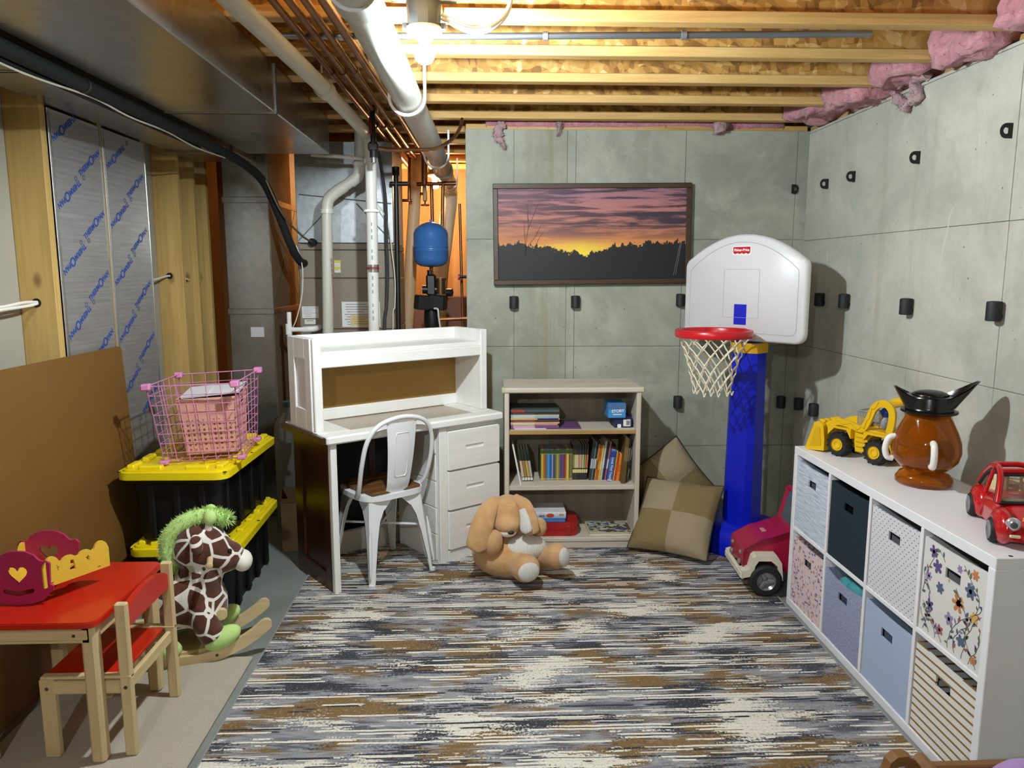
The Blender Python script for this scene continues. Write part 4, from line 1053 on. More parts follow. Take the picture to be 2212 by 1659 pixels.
# flat pile on the top shelf
zz = S1; lay = [('6a4a70', .006, .385, .22, 'glossy magazine with a dark cover, bottom of the pile', 'd9d3d6'), ('7a4a7a', .014, .262, .21, 'purple-spined paperback second from the bottom of the pile', 'c9a0b0'), ('c98a9a', .010, .258, .20, 'pink-spined book in the pile on the top shelf', 'd8c0a0'), ('d8d08a', .009, .266, .21, 'pale yellow book in the middle of the pile', 'e6e0b0'), ('6a2a3a', .010, .262, .20, 'maroon book in the middle of the pile', '8a4a52'), ('d9b04a', .009, .268, .20, 'yellow book with a navy corner in the pile', '2a2f5a'), ('8fb5d0', .008, .262, .21, 'pale blue book in the pile on the top shelf', 'b5cbdc'), ('b5b49a', .017, .265, .21, 'thick cream hardback near the top of the pile', 'cdcbb2'), ('2a2e3a', .008, .265, .20, 'thin navy book under the topmost book', '3a4050'), ('4a5650', .014, .267, .21, 'grey-green hardback with red corner on top of the pile', 'b0332c')]
for i, (c_, w, ln, dp_, lb, b_) in enumerate(lay):
    Mx = Matrix.Translation((.138+ln/2+random.uniform(0, .004), 4.0+random.uniform(-.004, .012)+(0 if i else -.012), zz+w/2)) @ Matrix.Rotation(PI/2, 4, 'Y') @ Matrix.Translation((0, 0, -ln/2))
    Bk = book(w-.0004, dp_, ln, c_, lb, 'books piled on the top shelf', Mx, [(.55, .98, b_)] if i in (5,) else [(0.02, .28, b_)] if i == 9 else [(.05, .5, b_)])
    zz += w
# two small boxes
NB = thing('puzzle_box', 'navy blue box with white barcode on the top shelf', 'box', (.755, 4.02, S1))
G().b(-.042, .055, 0, .15, 0, .058, .002).build('carton', M('1c2358', .5), NB)
G().b(.006, .045, -.001, .001, .008, .046).build('barcode_patch', m_white, NB)
g = G()
for k in range(7): g.b(.022+.003*k, .0236+.003*k+(.0006 if k % 2 else 0), -.0014, 0, .014, .040)
g.build('barcode', m_dk, NB); G().b(-.026, -.006, -.001, .001, 0, .020).build('white_tab', m_white, NB)
BB = thing('game_box', 'light blue game box lying on the navy box', 'box', (.722, 4.0, S1+.0585))
G().b(-.048, .048, 0, .15, 0, .080, .002).build('carton', M('3f8fd0', .4, var=.15, vs=20), BB)
G().b(-.048, .048, -.0012, .0, .048, .080, .0004).build('lid_band', M('4a6f9d', .4), BB)
me = text_mesh('STORY', .022, .0008); me.materials.append(m_white)
o = link('lettering', me, None, BB); o.matrix_local = frame_matrix((.004, -.002, .038), (1, 0, .06), (0, 0, 1))
G().b(-.022, .026, -.0012, 0, .017, .022).build('small_print', m_white, BB)
# bottom shelf
m_rp = M('a81f22', .35, var=.05, name='red_plastic')
RC = thing('carry_case', 'red plastic carry case on the bottom shelf behind the rabbit', 'case', (.37, 4.10, S0))
def rrect(w, d, r, n=6):
    out = []
    for cx_, cy_, a0 in ((w-r, d-r, 0), (-w+r, d-r, PI/2), (-w+r, -d+r, PI), (w-r, -d+r, 1.5*PI)):
        for k in range(n+1): a = a0 + PI/2*k/n; out.append((cx_+r*math.cos(a), cy_+r*math.sin(a)))
    return out
G().prism(rrect(.15, .11, .045), 0, .040).prism(rrect(.154, .114, .047), .037, .044).prism(rrect(.15, .11, .045), .041, .078).build('case_shell', m_rp, RC, 30)
G().b(.075, .105, -.122, -.105, .012, .062, .004).build('latch', m_rp, RC)
GB = thing('board_game', 'blue and white boxed game lying on the red case', 'box', (.335, 4.08, S0+.0785))
G().b(-.11, .11, -.085, .085, 0, .020, .002).build('box_base', M('4a79bd', .5), GB)
t = NT('game_lid'); t.col(t.mix(t.ramp(t.sep(t.co())[2], [(.022, 1.0), (.05, 0.0)]), 'e0e2e6', '5f9bd0')); G().b(-.113, .113, -.088, .088, .0205, .058, .002).build('box_lid', t.done(.5), GB)
G().ell((.025, -.0885, .040), (.022, .002, .012), None, 12, 8).build('red_fruit', M('b8452c', .5), GB)
G().b(.075, .1, -.0895, -.087, .038, .049, .001).build('orange_mark', M('c98a3c', .5), GB)
me = text_mesh('bird', .018, .0004); me.materials.append(m_dk)
o = link('lettering', me, None, GB); o.matrix_local = frame_matrix((-.022, -.0889, .038), (1, 0, 0), (0, 0, 1))
t = NT('picture_cover'); co = t.co(); t.col(t.ramp(t.sep(t.vor(co, 38, out='Color'))[0], [(.1, '5a4a34'), (.3, 'a8b09c'), (.5, 'c7bfa4'), (.65, '7d97a0'), (.8, '4f4d86'), (.95, 'c2a07c')], 'CONSTANT'))
PB = thing('picture_book', 'large board book with a patchwork picture cover on the bottom shelf', 'book', (.70, 4.075, S0))
G().prism(rrect(.125, .10, .012), .0005, .004).prism(rrect(.125, .10, .012), .019, .0225).build('cover', M('c9bd95', .5), PB, 30)
G().prism(rrect(.122, .097, .012), .004, .019).build('pages', m_page, PB, 30); G().prism(rrect(.118, .093, .012), .0225, .0232).build('printed_scene', t.done(.5), PB, 30)

# ------------------------------------------------------------ hardboard sheet
m_hb = M('755120', .6, var=.10, vs=4, bump=.1, bs=200, name='hardboard')
HS = thing('hardboard_sheet', 'large brown hardboard sheet leaning on the stud wall', 'board', (-1.615, 3.50, 0), 0, None, (0, rad(-2.6), 0))
pl_ = [(-2.44, 0), (0, 0), (0, 1.17), (-.012, 1.183), (-.03, 1.187), (-2.44, 1.187)]
G().prism(pl_, -.005, 0, 'x').build('sheet', m_hb, HS, 0)
# ------------------------------------------------------------ storage totes
m_tb = M('050506', .5, name='tote_black'); m_ty = M('f2da14', .38, var=.03, name='tote_yellow')
def tote(loc, rz, label):
    T_ = thing('storage_tote', label, 'tote', loc, rz, 'black totes with yellow lids')
    g = G(); W, L_, Hh = .205, .335, .315
    def ring(w, l, z, r): return [(a, b, z) for a, b in rrect(w, l, r, 4)]
    secs = [ring(W-.030, L_-.03, .004, .05), ring(W-.026, L_-.026, .0, .05), ring(W-.012, L_-.012, .20, .05), ring(W-.004, L_-.004, .27, .05), ring(W+.022, L_+.022, .272, .05), ring(W+.024, L_+.024, Hh, .05)]
    n_ = len(secs[0]); vs = [p for s_ in secs for p in s_]
    fs = [[q for q in range(n_)]] + [(i*n_+q, i*n_+(q+1) % n_, (i+1)*n_+(q+1) % n_, (i+1)*n_+q) for i in range(len(secs)-1) for q in range(n_)] + [[(len(secs)-1)*n_+q for q in range(n_)]]
    g.add(vs, fs).build('tote_body', m_tb, T_, 40)
    for s_ in (-1, 1):
        for k in range(4):
            y = -.24+.16*k; G().b(s_*(W-.024), s_*(W-.002), y-.018, y+.018, .01, .262, .006).build('body_rib', m_tb, T_)
    for k in (-1, 0, 1): G().b(k*.11-.016, k*.11+.016, -L_+.004, -L_+.024, .01, .262, .006).build('body_rib', m_tb, T_)
    G().b(-W-.045, -W-.018, -.09, .09, .285, .31, .008).build('side_handle', m_tb, T_)
    lid = G().prism(rrect(W+.035, L_+.035, .055, 5), Hh-.026, Hh+.006).prism(rrect(W+.018, L_+.018, .045, 5), Hh+.004, Hh+.014).build('lid', m_ty, T_, 40)
    for s_ in (-1, 1):
        for k in range(5): G().b(s_*(W+.004), s_*(W-.030), -.28+.14*k-.042, -.28+.14*k+.042, Hh+.010, Hh+.030, .006).build('lid_lug', m_ty, lid)
        for k in (-1, 1): G().b(k*.10-.05, k*.10+.05, s_*(L_+.004), s_*(L_-.030), Hh+.010, Hh+.030, .006).build('lid_lug', m_ty, lid)
    for k in range(4):
        for j in range(5):
            Mx = Matrix.Translation((-.12+.08*k, -.24+.12*j+(.03 if k % 2 else 0), 0)); G().prism([(.034*math.cos(PI/3*q), .044*math.sin(PI/3*q)) for q in range(6)], Hh+.010, Hh+.0175, 'z', Mx).build('lid_hexagon', m_ty, lid, 0)
    for sx in (-1, 1):
        for sy in (-1, 0, 1): G().lathe([(.009, 0), (.009, .0012), (0, .0012)], 10, (sx*(W+.022), sy*(L_+.016), Hh+.0056)).build('lock_hole', m_tb, lid)
    return T_
tote((-1.335, 3.56, 0), rad(1.5), 'black storage tote with yellow lid standing on the floor, lower of the two')
tote((-1.342, 3.545, .347), rad(-1.2), 'black storage tote with yellow lid, upper one under the pink wire crate')
# ------------------------------------------------------------ pink wire crate and basket
m_pw = M('d98ab8', .35, var=.03, name='pink_wire')
CR = thing('wire_crate', 'pink wire grid cube sitting crooked on the upper yellow lid', 'crate', (-1.262, 3.455, .694), rad(5), None, (rad(1.5), rad(-2.5), rad(5)))
def lid_z(): return 0
cw, chh = .172, .335
b4 = [Vector(p) for p in ((-.165, -.165, .006), (.165, -.165, .006), (.165, .165, .006), (-.165, .165, .006))]
t4 = [Vector(p) for p in ((-.198, -.178, .352), (.172, -.185, .345), (.198, .178, .348), (-.172, .185, .345))]
def wirepanel(a, b, c, d, n=6, m=8, nm='wire_panel'):
    g = G()
    for k in range(n+1): t_ = k/n; g.tube([a.lerp(b, t_), d.lerp(c, t_)], .0028 if k in (0, n) else .0017, 6)
    for k in range(m+1): t_ = k/m; g.tube([a.lerp(d, t_), b.lerp(c, t_)], .0028 if k in (0, m) else .0017, 6)
    return g.build(nm, m_pw, CR, 60)
for i in range(4):
    j = (i+1) % 4; wirepanel(b4[i], b4[j], t4[j], t4[i])
wirepanel(b4[0], b4[1], b4[2], b4[3], 6, 6, 'wire_base')
for p in b4 + t4:
    G().b(p.x-.019, p.x+.019, p.y-.019, p.y+.019, max(p.z-.016, -.001), p.z+.012, .005).build('corner_clip', m_pw, CR)
t = NT('pink_lattice'); c_ = t.co(scale=(44, 44, 44)); 
v_ = t.n('ShaderNodeTexVoronoi', feature='F1', inp={'Scale': 1.0, 'Randomness': 0.0}); t.set(v_.inputs['Vector'], c_)
t.col(t.mix(t.ramp(v_.outputs['Distance'], [(.22, 1.0), (.30, 0.0)]), 'd9a193', '7a4a3c')); m_lat = t.done(.55)
BK = thing('plastic_basket', 'pink perforated plastic basket standing inside the wire crate', 'basket', (-1.245, 3.47, .712), rad(7), None, (rad(1.5), rad(-2.5), rad(7)))
def wall_panel(a, b, c, d, hole):
    pass
W0, W1, BH = .108, .125, .255
for i, (sx, sy) in enumerate(((0, -1), (1, 0), (0, 1), (-1, 0))):
    Mx = Matrix.Rotation(i*PI/2, 4, 'Z')
    g = G(); g.add([(-W0, -W0, 0), (W0, -W0, 0), (W1, -W1, BH), (-W1, -W1, BH), (-W0, -W0+.004, 0), (W0, -W0+.004, 0), (W1, -W1+.004, BH), (-W1, -W1+.004, BH)], [(0, 1, 2, 3), (4, 5, 6, 7), (3, 2, 6, 7), (0, 1, 5, 4), (0, 3, 7, 4), (1, 2, 6, 5)], Mx)
    o = g.build('basket_wall', m_lat, BK, 0)
    g = G()
    for k in range(7): q = -1+2*k/6; g.tube([(q*W0, -W0-.001, .004), (q*W1, -W1-.001, BH-.004)], .0026, 5, M=Mx)
    for k in range(6): z = BH*k/5.2+.003; w_ = W0+(W1-W0)*z/BH; g.tube([(-w_, -w_-.001, z), (w_, -w_-.001, z)], .0026, 5, M=Mx)
    g.build('basket_ribs', M('d29a8c', .5), o, 60)
    g = G(); w_ = W1; g.b(-w_-.004, w_+.004, -w_-.006, -w_+.004, BH-.008, BH+.004, .002, Mx); g.build('basket_rim', M('d8a08e', .5), o)
    if i in (1, 3): G().b(-.028, .028, -W1-.0035, -W1+.002, BH-.045, BH-.026, .002, Mx).build('handle_hole', M('6a3a34', .6), o)
G().b(-W0, W0, -W0, W0, 0, .004).build('basket_base', m_lat, BK)
NBk = thing('notebook', 'white notebook lying on top of the pink basket', 'notebook', (-1.245, 3.47, .976), rad(6), None, (rad(4), rad(-5), rad(8)))
G().b(-.125, .125, -.105, .10, .003, .010, .001).build('pages', m_white, NBk); G().b(-.127, .127, -.107, .102, .010, .0125).build('cover', M('e8e6ea', .4), NBk); G().b(-.127, .127, -.107, .102, 0, .003).build('back_cover', M('1d1c22', .5), NBk)
G().b(-.02, -.008, -.109, .04, .0122, .0145, .001).build('white_clip', m_white, NBk)

# ------------------------------------------------------------ children's table, chair
m_red = M('bd2410', .25, var=.05, name='red_lacquer'); m_pine = wood('pale_pine', 'c2a878', 'd8c295', 2, 14, .5, None, .06); m_pinex = wood('pale_pine_rail', 'c2a878', 'd8c295', 0, 14, .5, None, .06); m_piney = wood('pale_pine_side', 'c2a878', 'd8c295', 1, 14, .5, None, .06)
TB = thing('kids_table', 'red-topped children\'s table with pale pine legs', 'table', (-1.372, 2.395, .012))
tx, ty, tz = .207, .243, .473
G().prism(rrect(tx, ty, .035, 5), tz-.018, tz-.003).prism(rrect(tx-.003, ty-.003, .033, 5), tz-.004, tz).build('table_top', m_red, TB, 40)
for s_ in (-1, 1):
    G().b(-tx+.03, tx-.03, s_*(ty-.038), s_*(ty-.020), tz-.075, tz-.018, .003).build('apron', m_pinex, TB)
    G().b(-tx+.03, tx-.035, s_*(ty-.020), s_*(ty-.012), tz-.062, tz-.030, .003).build('runner_strip', m_pinex, TB)
    G().b(s_*(tx-.040), s_*(tx-.024), -ty+.03, ty-.03, tz-.075, tz-.018, .003).build('apron', m_piney, TB)
for sx in (-1, 1):
    for sy in (-1, 1):
        lx, ly = sx*(tx-.038), sy*(ty-.042)
        G().b(lx-.022, lx+.022, ly-.022, ly+.022, 0, tz-.018, .008).build('leg', m_pine, TB)
        G().lathe([(.005, 0), (.005, .001), (0, .0012)], 10, M=Matrix.Translation((lx-.035, sy*(ty-.0115), tz-.046)) @ Matrix.Rotation(PI/2, 4, 'X')).build('screw_head', m_seam, TB)
KC = thing('kids_chair', 'small pine chair with red seat and back tucked under the red table', 'chair', (-1.235, 2.385, .012))
cx0, cx1, cyh, sz = -.128, .118, .165, .262
for s_ in (-1, 1):
    y0 = s_*cyh
    G().b(cx1-.020, cx1+.016, y0-.012*1, y0+.012, 0, .505, .004).build('back_post', m_pine, KC)
    G().b(cx0-.020, cx0+.026, y0-.013, y0+.013, 0, sz, .004).build('front_leg', m_pine, KC)
    r_ = G().b(cx0+.022, cx1-.02, y0-.009, y0+.009, sz-.052, sz-.008, .003).build('side_rail', m_pinex, KC)
    G().b(cx0-.014, cx1+.016, y0-.014, y0+.014, sz, sz+.010, .003).build('seat_edge', m_pinex, KC)
    for x_ in (cx0+.004, cx1-.002): G().lathe([(.006, 0), (.006, .0012), (0, .0014)], 10, M=Matrix.Translation((x_, y0+s_*.0122, sz-.03)) @ Matrix.Rotation(-s_*PI/2, 4, 'X')).build('bolt_head', M('54402c', .5), KC)
G().b(cx0-.010, cx1-.022, -cyh+.014, cyh-.014, sz-.006, sz+.006, .002).build('seat', m_red, KC)
for x_ in (cx0, cx1-.004): G().b(x_-.008, x_+.008, -cyh+.012, cyh-.012, sz-.05, sz-.008, .003).build('cross_rail', m_piney, KC)
arc = [(-cyh+.012, .415), (cyh-.012, .415), (cyh-.012, .455)] + [((cyh-.012)*math.cos(a), .455+.045*math.sin(a)) for a in [PI*k/14 for k in range(1, 14)]] + [(-cyh+.012, .455)]
G().prism(arc, cx1-.012, cx1+.006, 'x').build('back_rest', m_red, KC, 30)

# ------------------------------------------------------------ doll cradle on the table
m_mag = M('a81f55', .5, var=.04, name='magenta_paint'); m_cy = M('e0b83a', .5, var=.04, name='yellow_paint')
CD = thing('doll_cradle', 'magenta and yellow wooden doll cradle with heart cut-out on the red table', 'toy', (-1.462, 2.285, .4855), rad(3), None); CD.scale = (1.0, 1.0, 1.06)
# long axis +y ; end panels in xz plane
def heart(s, n=24):
    out = []
    for k in range(n):
        a = 2*PI*k/n; out.append((s*16*math.sin(a)**3/16, s*(13*math.cos(a)-5*math.cos(2*a)-2*math.cos(3*a)-math.cos(4*a))/16))
    return out
def panel_hole(outer, inner, y0, y1, mat, nm, par):
    """plate with one hole: bridge via bmesh"""
    bm = bmesh.new()
    def loop(pts): 
        vs = [bm.verts.new((a, y0, b)) for a, b in pts]; return [bm.edges.new((vs[i], vs[(i+1) % len(vs)])) for i in range(len(vs))]
    es = loop(outer)
    for h in inner: es += loop(h)
    r = bmesh.ops.triangle_fill(bm, use_beauty=True, edges=es, use_dissolve=False)
    fs = [f for f in bm.faces]
    ex = bmesh.ops.extrude_face_region(bm, geom=fs)
    for v in [q for q in ex['geom'] if isinstance(q, bmesh.types.BMVert)]: v.co.y = y1
    bmesh.ops.recalc_face_normals(bm, faces=bm.faces)
    me = bpy.data.meshes.new(nm); bm.to_mesh(me); bm.free()
    return link(nm, me, mat, par)
ew, eh = .105, .165
end = [(-.07, .012), (-.035, .002), (0, 0), (.035, .002), (.07, .012), (.10, .040), (.104, .055), (.094, .062), (.096, .10), (.098, .125), (.088, .135), (.076, .132), (.066, .136), (.052, .152), (.028, .163), (0, .166), (-.028, .163), (-.052, .152), (-.066, .136), (-.076, .132), (-.088, .135), (-.098, .125), (-.096, .10), (-.094, .062), (-.104, .055), (-.10, .040)]
slot = [(-.042, .036), (0, .028), (.042, .036), (.047, .043), (.042, .050), (0, .042), (-.042, .050), (-.047, .043)]
hp_ = [(a, b+.095) for a, b in heart(.030)]
for y_ in (0, .19): panel_hole(end, [hp_, slot], y_, y_+.009, m_mag, 'end_panel', CD)
sc = [(0, .048)] + [(.30, .048), (.30, .105)]
for k in range(4): 
    cx_ = .263-.075*k; hh_ = (.028, .016, .016, .028)[k]
    sc += [(cx_+.034*math.cos(a), .105+hh_*math.sin(a)) for a in [PI*q/8 for q in range(1, 8)]]
sc += [(0, .105)]
star = lambda cx_, cz: [(cx_+(.011 if k % 2 == 0 else .005)*math.sin(PI*k/5), cz+(.011 if k % 2 == 0 else .005)*math.cos(PI*k/5)) for k in range(10)]
for s_ in (-1, 1):
    o = panel_hole(sc, [star(.06, .095), star(.20, .095), [(.115, .075), (.14, .075), (.14, .085), (.135, .105), (.12, .105), (.115, .085)], [(.025, .055), (.04, .055), (.04, .059), (.025, .059)], [(.24, .055), (.255, .055), (.255, .059), (.24, .059)]], 0, .008, m_cy, 'side_panel', CD)
    o.matrix_local = Matrix.Translation((s_*.078+.004, -.008, 0)) @ Matrix.Rotation(PI/2-(rad(34) if s_ > 0 else 0), 4, 'Z') @ Matrix.Diagonal((.72, 1, 1.06 if s_ > 0 else 1, 1))
G().b(-.078, .078, .005, .195, .050, .056).build('bottom_board', m_cy, CD)

# ------------------------------------------------------------ rocking giraffe
def mat_gir():
    t = NT('giraffe_plush'); co = t.co()
    d = t.vor(co, 14.0, 'DISTANCE_TO_EDGE', .85); n_ = t.noise(co, 18, 3)
    f = t.ramp(t.math('ADD', d, t.math('MULTIPLY', t.math('SUBTRACT', n_, .5), .06)), [(.060, 0.0), (.080, 1.0)])
    t.col(t.mix(f, 'e6e1d6', t.ramp(t.noise(co, 40, 3), [(.3, '421c0b'), (.7, '5e2c12')]))); t.bump(t.noise(co, 220, 3), .5, .004); return t.done(.9, **{'Sheen Weight': .3})
m_gir = mat_gir(); m_lime = M('bfe088', .9, var=.10, vs=20, bump=.5, bs=260, name='lime_plush'); m_plw = M('e9e4d8', .9, bump=.3, name='white_plush')
GR = thing('rocking_giraffe', 'plush rocking giraffe with lime mane beside the storage totes', 'toy', (-1.165, 2.875, 0), rad(18))
g = G()
g.ell((-.03, 0, .235), (.155, .098, .125)).ell((.045, 0, .21), (.085, .088, .13)).ell((.035, 0, .335), (.085, .075, .10)).ell((.045, 0, .435), (.112, .09, .095)).ell((.115, 0, .395), (.088, .072, .066)).ell((.04, 0, .475), (.095, .08, .07))
for s_ in (-1, 1): g.tube(spline([(.02, s_*.06, .22), (.045, s_*.085, .16), (.075, s_*.095, .10)], 5), .050, 12); g.tube(spline([(-.10, s_*.06, .22), (-.12, s_*.085, .14), (-.12, s_*.095, .09)], 5), .048, 12)
blob('body', g, m_gir, GR, .008, 5)
for s_ in (-1, 1):
    g = G().ell((.105, s_*.098, .098), (.075, .046, .040), (0, rad(-24), 0)); blob('foot', g, m_lime, GR, .008, 4)
    g = G().ell((-.10, s_*.098, .085), (.06, .044, .038), (0, rad(10), 0)); blob('foot', g, m_lime, GR, .009, 4)
blob('muzzle', G().ell((.192, 0, .368), (.040, .055, .044)), m_plw, GR, .007, 4)
mp = spline([(-.055, 0, .355), (-.082, 0, .43), (-.070, 0, .50), (-.02, 0, .548), (.045, 0, .568), (.10, 0, .566), (.145, 0, .545)], 8)
g = G().tube(mp, [.022+.010*math.sin(PI*min(1, (k+3)/len(mp))) for k in range(len(mp))], 12)
rn = random.Random(4)
for k in range(2600):
    i = rn.randrange(len(mp)-1); p = mp[i].lerp(mp[i+1], rn.random()); d = Vector((rn.gauss(0, 1), rn.gauss(0, 1), rn.gauss(0, 1))).normalized()
    a_ = p + d*.022; e_ = p + d*rn.uniform(.036, .047) + Vector((0, 0, rn.uniform(-.004, .004)))
    q_ = d.orthogonal().normalized()*.0022; r_ = d.cross(q_)
    g.add([a_+q_, a_-q_*.5+r_*.8, a_-q_*.5-r_*.8, e_], [(0, 1, 3), (1, 2, 3), (2, 0, 3)])
g.build('mane', m_lime, GR, 80)
for s_ in (-1, 1):
    h_ = G().tube(spline([(.07, s_*.035, .50), (.075, s_*.038, .535), (.078, s_*.040, .545)], 4), [.014]*9, 10).build('horn', m_plw, GR)
    G().ell((.082, s_*.041, .572), (.025, .023, .030), (0, rad(8), 0)).build('horn_tip', m_lime, h_, 80)
    blob('ear', G().ell((.03, s_*.088, .485), (.026, .018, .042), (s_*.5, 0, .2)), m_gir, GR, .007, 3)
    G().ell((.148, s_*.058, .435), (.008, .005, .009)).build('eye', m_black, GR, 80)
G().tube([(.075, -.155, .42), (.075, .155, .42)], .0115, 14).build('hand_dowel', m_pine, GR)
for s_ in (-1, 1): G().ell((.075, s_*.157, .42), (.0125, .004, .0125)).build('dowel_end', m_pine, GR, 80)
G().tube([(.105, -.07, .185), (.105, .11, .185)], .010, 12).build('foot_dowel', m_pine, GR)
for q0, q1 in ((-.085, -.06), (.09, .125)): G().tube([(.105, q0, .185), (.105, q1, .185)], .021, 16).build('foot_knob', m_pine, GR, 30)
for s_ in (-1, 1):
    Rr = .47; AM = 40; wd_ = .046; g = G()
    pts = [(Rr*math.sin(rad(-AM+2*AM*k/20)), Rr-Rr*math.cos(rad(-AM+2*AM*k/20))) for k in range(21)]
    inner = [((Rr-wd_)*math.sin(rad(AM-2*AM*k/20)), Rr-(Rr-wd_)*math.cos(rad(AM-2*AM*k/20))) for k in range(21)]
    def cap_(sg):
        c_ = Vector((sg*(Rr-wd_/2)*math.sin(rad(AM)), Rr-(Rr-wd_/2)*math.cos(rad(AM)))); o_ = Vector((sg*math.sin(rad(AM)), -math.cos(rad(AM)))); f_ = Vector((sg*math.cos(rad(AM)), math.sin(rad(AM))))
        l_ = [c_ + (o_*math.cos(PI*k/8) + f_*math.sin(PI*k/8))*wd_/2 for k in range(1, 8)]
        return [(p.x, p.y) for p in (l_ if sg > 0 else l_[::-1])]
    poly = pts + cap_(1) + inner + cap_(-1)
    g.prism([(a-.02, b) for a, b in poly], s_*.100-.010, s_*.100+.010, 'y'); o = g.build('runner', m_pinex, GR, 30)
    for x_ in (.08, -.13): 
        zz_ = Rr-math.sqrt(Rr*Rr-(x_+.02)**2)+.023
        G().lathe([(.006, 0), (.006, .001), (0, .0012)], 10, M=Matrix.Translation((x_, s_*.1102, zz_)) @ Matrix.Rotation(-s_*PI/2, 4, 'X')).build('bolt_head', M('54402c', .5), o)
G().b(-.16, .05, -.091, .091, .042, .060, .003).build('foot_board', m_piney, GR)
for s_ in (-1, 1): G().b(-.20, -.165, s_*.100-.010, s_*.100+.010, .05, .22, .004).build('rear_upright', m_pine, GR)

# ------------------------------------------------------------ plush rabbit
def mat_fur(nm, a, b):
    t = NT(nm); co = t.co(); f = t.noise(co, 14, 5, .6, .5); h_ = t.noise(co, 240, 3, .7)
    t.col(t.mix(t.math('MULTIPLY', h_, .35), t.ramp(f, [(.3, a), (.7, b)]), 'a67a49')); t.bump(h_, .6, .005); return t.done(.9, **{'Sheen Weight': .25})
m_fur = mat_fur('tan_fur', 'c2935f', 'dab07e')
t = NT('white_knit'); w_ = t.n('ShaderNodeTexWave', wave_type='BANDS', bands_direction='X', inp={'Scale': 55.0, 'Distortion': .6}); t.set(w_.inputs['Vector'], t.co()); t.col('dedbd3'); t.bump(w_.outputs['Fac'], .6, .004); m_knit = t.done(.9)
RO = Vector((.115, 3.70, .009))
RB = thing('plush_rabbit', 'tan plush rabbit with floppy ears slumped on the rug', 'plush toy', RO)
def Rp(px, py, Y): return atY(px, py, Y) - RO
g = G()
g.ell(Rp(1100, 1192, 3.68), (.195, .185, .122)).ell(Rp(1105, 1160, 3.72), (.15, .14, .12)).ell(Rp(1097, 1110, 3.63), (.092, .09, .100)).ell(Rp(1097, 1129, 3.58), (.074, .076, .055))
g.tube(spline([Rp(1112, 1212, 3.60), Rp(1126, 1222, 3.52), Rp(1137, 1228, 3.445)], 5), [.060]*4+[.066]*4+[.070]*3, 16).ell(Rp(1137, 1228, 3.445), (.068, .06, .068))
g.tube(spline([Rp(1165, 1200, 3.66), Rp(1188, 1202, 3.58), Rp(1203, 1201, 3.53)], 5), .060, 16).ell(Rp(1203, 1201, 3.53), (.060, .058, .066))
g.tube(spline([Rp(1125, 1128, 3.70), Rp(1145, 1132, 3.66), Rp(1163, 1138, 3.63)], 5), [.042]*5+[.047]*6, 14).ell(Rp(1164, 1138, 3.63), (.042, .046, .050))
blob('body', g, m_fur, RB, .008, 6)
blob('arm', G().ell(Rp(1066, 1172, 3.525), (.047, .045, .066), (0, rad(10), 0)), m_fur, RB, .009, 3)
def ear(pts, w, th, nm, mt, sd0):
    P_ = spline(pts, 6); g = G(); n_ = len(P_); vs = []; fs = []
    for k, p in enumerate(P_):
        t_ = k/(n_-1); ww = w*(.50+.50*math.sin(min(1, t_*1.2)*PI/2))*(1 if t_ < .78 else math.sqrt(max(.03, 1-((t_-.78)/.22)**2*.97)))
        tn = (P_[min(k+1, n_-1)]-P_[max(k-1, 0)]).normalized(); sd = Vector(sd0); sd = (sd-tn*sd.dot(tn)).normalized(); nr = tn.cross(sd)
        for q in range(14): a = 2*PI*q/14; vs.append(p + sd*ww*math.cos(a) + nr*th*math.sin(a))
    for k in range(n_-1):
        for q in range(14): fs.append((k*14+q, k*14+(q+1) % 14, (k+1)*14+(q+1) % 14, (k+1)*14+q))
    fs += [list(range(14)), [(n_-1)*14+q for q in range(14)]]
    return g.add(vs, fs).build(nm, mt, RB, 80)
ear([Rp(1072, 1080, 3.62), Rp(1056, 1100, 3.57), Rp(1042, 1135, 3.52), Rp(1034, 1170, 3.50), Rp(1030, 1191, 3.495)], .062, .024, 'ear', m_fur, (1, .25, 0))
ear([Rp(1112, 1075, 3.62), Rp(1132, 1090, 3.575), Rp(1143, 1120, 3.545), Rp(1145, 1142, 3.535), Rp(1146, 1155, 3.53)], .046, .020, 'ear', m_fur, (1, -.25, 0))
ear([Rp(1128, 1100, 3.550), Rp(1134, 1122, 3.525), Rp(1136, 1140, 3.513), Rp(1138, 1152, 3.510)], .032, .012, 'ear_lining', m_knit, (1, -.45, 0))
G().ell(Rp(1136, 1183, 3.580), (.108, .055, .066), (rad(-30), 0, rad(14)), 30, 18).build('belly_patch', m_knit, RB, 80)
G().ell(Rp(1097, 1147, 3.552), (.046, .036, .030), (0, rad(-4), 0)).build('muzzle', m_plw, RB, 80)
G().ell(Rp(1104, 1151, 3.514), (.016, .008, .009)).build('nose', m_black, RB, 80)
G().ell(Rp(1142, 1236, 3.383), (.053, .018, .046), (0, rad(-20), rad(10))).build('foot_pad', m_knit, RB, 80)
G().ell(Rp(1219, 1204, 3.487), (.034, .020, .050), (0, rad(-8), rad(40))).build('foot_pad', m_knit, RB, 80)

